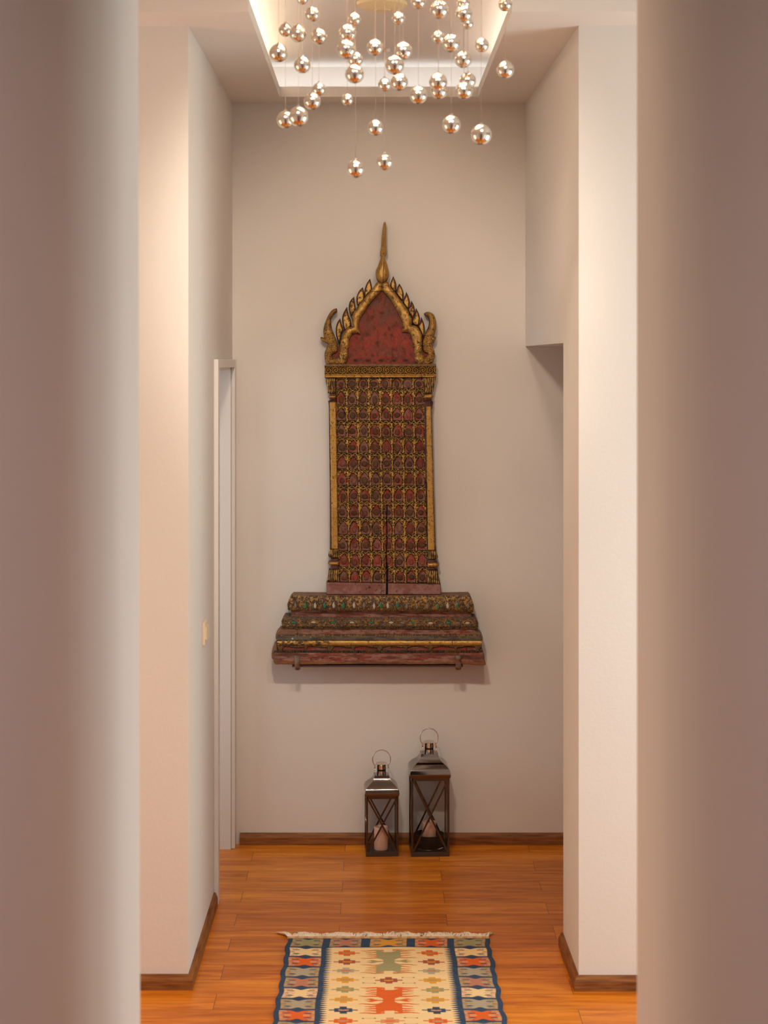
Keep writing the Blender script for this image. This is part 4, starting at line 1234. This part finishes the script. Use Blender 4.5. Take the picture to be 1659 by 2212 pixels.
    return t, cx, cy, w

u = 2.868e-4
t2, lx, ly, lw = lantern('taller metal lantern on the right, standing on the floor against the back wall', 886.6, 969.3, (2080 - 912) / 6.912 * 7.65 / F,
    [(0, 0.0825), (0.006, 0.0855), (0.018, 0.0865), (0.034, 0.082), (0.050, 0.068), (0.064, 0.050), (0.080, 0.0395), (0.092, 0.0365), (0.0925, 0.037), (0.0935, 0.037)],
    (0.4235, 0.4655, 0.0193), 0.4885, 0.0385, 2.4, 0.0085)
t1, sx_, sy_, sw_ = lantern('shorter metal lantern on the left, standing on the floor against the back wall', 788.9, 859.1, (2075 - 1176) / 6.912 * 7.65 / F,
    [(0, 0.0695), (0.005, 0.0720), (0.014, 0.0728), (0.028, 0.069), (0.042, 0.057), (0.055, 0.042), (0.068, 0.0335), (0.078, 0.0315), (0.0785, 0.032), (0.0795, 0.032)],
    (0.3335, 0.3760, 0.0190), 0.3985, 0.0385, 2.8, 0.0085)

def candle(label, x, y, z, r, h):
    t = thing('pillar_candle', label, 'candle', (x, y, z), 0, 'pillar candles')
    bm = bmesh.new()
    prof = [(0, 0), (r * 0.97, 0), (r, 0.003), (r, h - 0.004), (r * 0.965, h - 0.001), (r * 0.88, h), (r * 0.80, h - 0.003), (r * 0.4, h - 0.006), (0, h - 0.0065)]
    lathe(bm, prof, (x, y, z), 40)
    build('wax', bm, M_WAX, t, auto=50)
    bm = bmesh.new(); tube(bm, [(x, y, z + h - 0.007), (x + 0.0005, y, z + h - 0.001), (x + 0.002, y - 0.001, z + h + 0.004)], 0.0012, 6)
    build('wick', bm, M_WICK, t)
# small lantern: candle on the floor plate.  Large: candle stands in a black glass dish.
candle('pink pillar candle standing inside the shorter lantern', (823.2 - CX) * 7.70 / F, 7.705, 0.0185, 0.0298, 0.0955)
bx_, by_ = lx, ly
dish = thing('candle_dish', 'round black glass dish holding the candle in the taller lantern', 'dish', (bx_, by_, 0.0205))
bm = bmesh.new()
lathe(bm, [(0, 0.0002), (0.058, 0.0002), (0.0615, 0.004), (0.064, 0.055), (0.0645, 0.058), (0.0625, 0.058), (0.0600, 0.006), (0, 0.005)], (bx_, by_, 0.0205), 56)
build('bowl', bm, M_BLACKGLASS, dish, auto=40)
bm = bmesh.new()
lathe(bm, [(0.0585, -0.0000), (0.0640, -0.0000), (0.0645, 0.0025), (0.0625, 0.0045), (0.0605, 0.003)], (bx_, by_, 0.0208), 56)
build('foot_ring', bm, M_CHROME, dish, auto=40)
bm = bmesh.new(); lathe(bm, [(0, 0.005), (0.033, 0.005), (0.033, 0.040), (0, 0.040)], (bx_, by_, 0.0205), 32)
build('candle_seat', bm, M_BLACKGLASS, dish, auto=40)
candle('pink pillar candle raised in the black dish of the taller lantern', bx_, by_, 0.0607, 0.0295, 0.069)
# ---------------------------------------------------------------- kilim runner
def rug_colors(u, v):
    """u: metres from the centre line, v: metres from the far end. Woven dye colours."""
    def L3(r, g, b, k=1.0):
        q = lin(r, g, b); return np.array([[q[0] * k, q[1] * k, q[2] * k]])
    CREAM = L3(250, 218, 162); NAVY = L3(56, 74, 98); ORNG = L3(232, 108, 48); OLIVE = L3(168, 160, 116)
    YEL = L3(232, 164, 62); MAUVE = L3(172, 92, 72); GREYC = L3(182, 170, 146); PEACH = L3(226, 158, 112); TAUPE = L3(184, 164, 124); ROSEC = L3(196, 132, 106)
    n = len(u)
    c = np.repeat(CREAM, n, 0)
    def put(m, col):
        m = np.clip(m, 0, 1).astype(float)
        c[:] = mixc(c, col, m)
    au = np.abs(u)
    # border ground with saw teeth
    tooth = 0.197 + 0.024 * np.abs(((v / 0.0187) % 1) - 0.5) * 2 * 1.0
    put(au > tooth, NAVY)
    put((v < 0.1015), NAVY)
    BC = [(OLIVE, TAUPE), (CREAM, CREAM), (ORNG, PEACH), (GREYC, TAUPE), (ROSEC, TAUPE), (CREAM, L3(240, 200, 160)), (GREYC, TAUPE), (ORNG, PEACH), (OLIVE, TAUPE), (ROSEC, TAUPE), (CREAM, CREAM), (GREYC, TAUPE), (YEL, TAUPE), (ORNG, PEACH)]
    def motif(s, t, inb, main, pale):
        """s,t in [-1,1] inside one block: a ram's-horn figure with slits"""
        block = inb & (np.abs(t) < 0.93 - 0.30 * np.exp(-(s / 0.26) ** 2)) & (np.abs(s) < 0.97)
        put(block, pale)
        core = block & (np.abs(s) < 0.30 + 0.42 * np.abs(t) ** 1.3)
        arm = block & (np.abs(np.abs(t) - 0.30) < 0.13) & (np.abs(s) < 0.8)
        put(core | arm, main)
        q = np.abs(s)
        for tc, s0, s1, w in ((0.42, 0.36, 0.82, 0.085), (-0.42, 0.36, 0.82, 0.085)):
            lens = w * np.sqrt(np.clip(1 - ((q - (s0 + s1) / 2) / ((s1 - s0) / 2)) ** 2, 0, 1))
            put(block & (np.abs(t - tc) < lens), NAVY)
        for tc in (0.70, -0.70, 0.12, -0.12):
            put(block & (np.abs(t - tc + 0.05 * np.sin(s * 5)) < 0.035) & (q > 0.5 + 0.2 * (abs(tc) < 0.3)), MAUVE * 0.8)
    # side borders
    for k in range(14):
        v0 = 0.0 + 0.1032 * k; t = (v - v0 - 0.050) / 0.0475
        for sg in (-1, 1):
            s = (u * sg - 0.2915) / 0.0575
            inb = (np.abs(t) < 1) & (np.abs(s) < 1)
            motif(s, t, inb, *BC[k])
    # head border
    for (a, b, m, p) in ((-0.211, -0.097, ROSEC, TAUPE), (-0.068, 0.067, YEL, L3(214, 172, 106)), (0.095, 0.214, ORNG, PEACH)):
        s = (u - (a + b) / 2) / ((b - a) / 2); t = (v - 0.050) / 0.0475
        motif(s, t, (np.abs(t) < 1) & (np.abs(s) < 1), m, p)
    put((v < 0.003) & (au > 0), NAVY)
    # stepped diamonds
    def diamond(uc, vc, main, mid, sc=1.0):
        a = np.abs(u - uc) / sc; b = np.abs(v - vc) / sc
        m = ((a < 0.046) & (b < 0.0045)) | ((a < 0.029) & (b < 0.0165)) | ((a < 0.0115) & (b < 0.031))
        put(m, main)
        put((a < 0.016) & (np.abs(v - vc - 0.001 + 0.10 * 0 + (a ** 2) * 12) < 0.0048), mid)
    DC = [(ORNG, OLIVE), (MAUVE, YEL), (GREYC, ORNG), (YEL, OLIVE), (OLIVE, YEL), (YEL, GREYC), (NAVY, PEACH), (ORNG, GREYC), (MAUVE, YEL), (OLIVE, YEL), (GREYC, ORNG), (YEL, OLIVE), (NAVY, PEACH)]
    for k, (m, q) in enumerate(DC):
        for uc in (-0.1455, 0.1465):
            diamond(uc + (0.003 if k > 3 and uc > 0 else 0), 0.162 + 0.0940 * k, m, q)
    # comb medallions with small diamonds between
    def medallion(vc, main, edge):
        t = (v - vc) / 0.122; at = np.abs(t); au_ = np.abs(u)
        top = 0.80 + 0.17 * sstep(0.012, 0.040, au_)
        hw = 0.020 + 0.022 * sstep(0.10, 0.34, at)
        body = (au_ < hw) & (at < top)
        comb = np.zeros(n, bool)
        for tc, ln, w in ((0.955, 0.096, 0.058), (0.80, 0.080, 0.058), (0.64, 0.078, 0.058), (0.47, 0.078, 0.058), (0.30, 0.098, 0.056)):
            ww = w * (1 - 0.75 * np.clip((au_ - 0.02) / (ln - 0.02), 0, 1) ** 2)
            wob = 0.02 * np.sin(u * 90 + tc * 9)
            comb |= (np.abs(at - tc + wob) < ww) & (au_ < ln) & (au_ > 0.015)
        drop = (at < 0.035 + 0.10 * np.exp(-((au_ - 0.058) / 0.014) ** 2)) & (au_ < 0.080) & (au_ > 0.01) & ~((at < 0.035) & (au_ > 0.062))
        put(comb | drop, edge)
        put(body | (drop & (at < 0.09)), main)
    for k, (m, e) in enumerate([(OLIVE, L3(214, 140, 84)), (ORNG, ORNG), (NAVY * 1.5, NAVY * 1.5), (OLIVE, L3(214, 140, 84))]):
        vc = 0.2535 + 0.381 * k
        medallion(vc, m, e)
        vd = vc + 0.190
        diamond(0.0, vd, MAUVE if k % 2 == 0 else PEACH, YEL if k % 2 == 0 else ORNG)
        for sg in (-1, 1):
            for dv in (-0.027, 0.027):
                put((np.abs(v - vd - dv) < 0.0014) & (np.abs(u * sg - 0.066) < 0.019), ROSEC * 0.9)
                for q in (0.047, 0.085):
                    put(np.hypot(u * sg - q, (v - vd - dv)) < 0.0034, MAUVE * 0.35)
    # weft streaks in the dyed wool
    st = 0.93 + 0.14 * fbm(u * 2.0, v * 1000.0, 3.2, 7, 2) + 0.0
    nav = (np.abs(c - NAVY).sum(1) < 0.02)
    c[nav] = c[nav] * (1 + 0.9 * (fbm(u[nav] * 3, v[nav] * 1000, 3.5, 17, 2) - 0.35))[:, None]
    return c * st[:, None]

RC, RHW, RV0, RV1 = 0.0315, 0.3645, 6.552, 5.05
rug = thing('kilim_runner', 'fringed kilim runner with cream field and navy patterned border on the wooden floor', 'rug', (RC, (RV0 + RV1) / 2, 0))
nu, nv_ = 380, 700
uu = np.linspace(-RHW, RHW, nu); vv_ = np.linspace(0, RV0 - RV1, nv_)
U, V = np.meshgrid(uu, vv_)
wav = 0.0028 * np.sin(V * 48 + (U > 0) * 1.3) * np.abs(U / RHW) ** 6 + 0.0016 * np.sin(V * 23 + 2)
wid = 1 + 0.022 * V                                # the weave widens a little towards the near end
XX = RC + U * wid + wav
YY = RV0 - V + 0.0018 * np.sin(U * 30)
ZZ = 0.0055 + 0.0012 * np.sin(U * 17 + 1) * np.sin(V * 9) + 0.0008 * np.sin(V * 60) * np.abs(U / RHW) ** 3
colr = rug_colors(U.ravel(), V.ravel())
nt = nu * nv_
idx = np.arange(nt).reshape(nv_, nu)
quads = np.stack([idx[:-1, :-1], idx[1:, :-1], idx[1:, 1:], idx[:-1, 1:]], -1).reshape(-1, 4)
loop = np.concatenate([idx[0, :], idx[1:, -1], idx[-1, -2::-1], idx[-2:0:-1, 0]])
co = np.stack([XX.ravel(), YY.ravel(), ZZ.ravel()], 1)
sk = co[loop].copy(); sk[:, 2] = 0.0004
side = np.stack([loop, np.roll(loop, -1), nt + np.roll(np.arange(len(loop)), -1), nt + np.arange(len(loop))], 1)
co = np.concatenate([co, sk]); faces = np.concatenate([quads, side])
me = bpy.data.meshes.new('weave')
me.vertices.add(len(co)); me.vertices.foreach_set('co', co.astype(np.float32).ravel())
me.loops.add(len(faces) * 4); me.loops.foreach_set('vertex_index', faces.astype(np.int32).ravel())
me.polygons.add(len(faces)); me.polygons.foreach_set('loop_start', (np.arange(len(faces)) * 4).astype(np.int32))
me.update(calc_edges=True)
cc_ = np.concatenate([colr, colr[loop]]); cc_ = np.concatenate([cc_, np.ones((len(cc_), 1))], 1)
at = me.color_attributes.new('paint', 'FLOAT_COLOR', 'POINT'); at.data.foreach_set('color', np.clip(cc_, 0, 1).astype(np.float32).ravel())
M_KILIM = mat('woven_wool', (0.5, 0.4, 0.3), 0.92, 0, Specular_IOR_Level=0.15)
_N, _L, _b = nodes(M_KILIM)
_a = _N.new('ShaderNodeVertexColor'); _a.layer_name = 'paint'; _L.new(_a.outputs['Color'], _b.inputs['Base Color'])
_t = _N.new('ShaderNodeTexCoord'); _w = _N.new('ShaderNodeTexWave'); _w.bands_direction = 'Y'; _w.inputs['Scale'].default_value = 70; _w.inputs['Distortion'].default_value = 1.5
_L.new(_t.outputs['Object'], _w.inputs[0])
_p = _N.new('ShaderNodeBump'); _p.inputs['Strength'].default_value = 0.35; _p.inputs['Distance'].default_value = 0.0012
_L.new(_w.outputs[0], _p.inputs['Height']); _L.new(_p.outputs[0], _b.inputs['Normal'])
link('weave', me, M_KILIM, rug, True)
# end band and fringe
M_BAND = mat('end_band_wool', lin(214, 176, 124), 0.9)
_N, _L, _b = nodes(M_BAND)
_t = _N.new('ShaderNodeTexCoord'); _s = _N.new('ShaderNodeSeparateXYZ'); _L.new(_t.outputs['Object'], _s.inputs[0])
_m1 = _N.new('ShaderNodeMath'); _m1.operation = 'FLOORED_MODULO'; _m1.inputs[1].default_value = 0.034; _L.new(_s.outputs[0], _m1.inputs[0])
_m2 = _N.new('ShaderNodeMath'); _m2.operation = 'LESS_THAN'; _m2.inputs[1].default_value = 0.015; _L.new(_m1.outputs[0], _m2.inputs[0])
_m3 = _N.new('ShaderNodeMath'); _m3.operation = 'MULTIPLY'; _m3.inputs[1].default_value = 0.5; _L.new(_m2.outputs[0], _m3.inputs[0])
_x = _N.new('ShaderNodeMix'); _x.data_type = 'RGBA'; _x.inputs[6].default_value = (*lin(222, 188, 134), 1); _x.inputs[7].default_value = (*lin(214, 112, 52), 1)
_L.new(_m3.outputs[0], _x.inputs[0]); _L.new(_x.outputs[2], _b.inputs['Base Color'])
bm = bmesh.new(); box(bm, RC - RHW - 0.002, RC + RHW + 0.001, RV0 - 0.001, RV0 + 0.022, 0.0006, 0.0060, 0.0006)
build('end_band', bm, M_BAND, rug)
M_FRINGE = mat('cream_cotton', lin(252, 236, 214), 0.95)
bm = bmesh.new(); rf = random.Random(11)
nfr = 300
for i in range(nfr):
    x = RC - RHW + (i + 0.5) * (2 * RHW) / nfr
    lean = 0.5 * math.sin(i * 0.13) + rf.uniform(-0.35, 0.35)
    if i < 6: lean = -0.9 + 0.1 * i
    ln = 0.040 + 0.012 * math.sin(i * 0.21 + 1) + rf.uniform(-0.010, 0.012)
    h0 = rf.uniform(0.003, 0.008)
    pts = [(x, RV0 + 0.020, 0.004), (x + lean * ln * 0.3, RV0 + 0.020 + ln * 0.35, h0 + 0.004), (x + lean * ln * 0.8, RV0 + 0.020 + ln * 0.75, h0), (x + lean * ln * 1.1 + rf.uniform(-0.004, 0.004), RV0 + 0.020 + ln, 0.0025)]
    tube(bm, pts, [0.0024, 0.0030, 0.0027, 0.0016], 5)
fr_ = build('fringe', bm, M_FRINGE, rug, smooth=True)
fr_['kind'] = 'stuff'
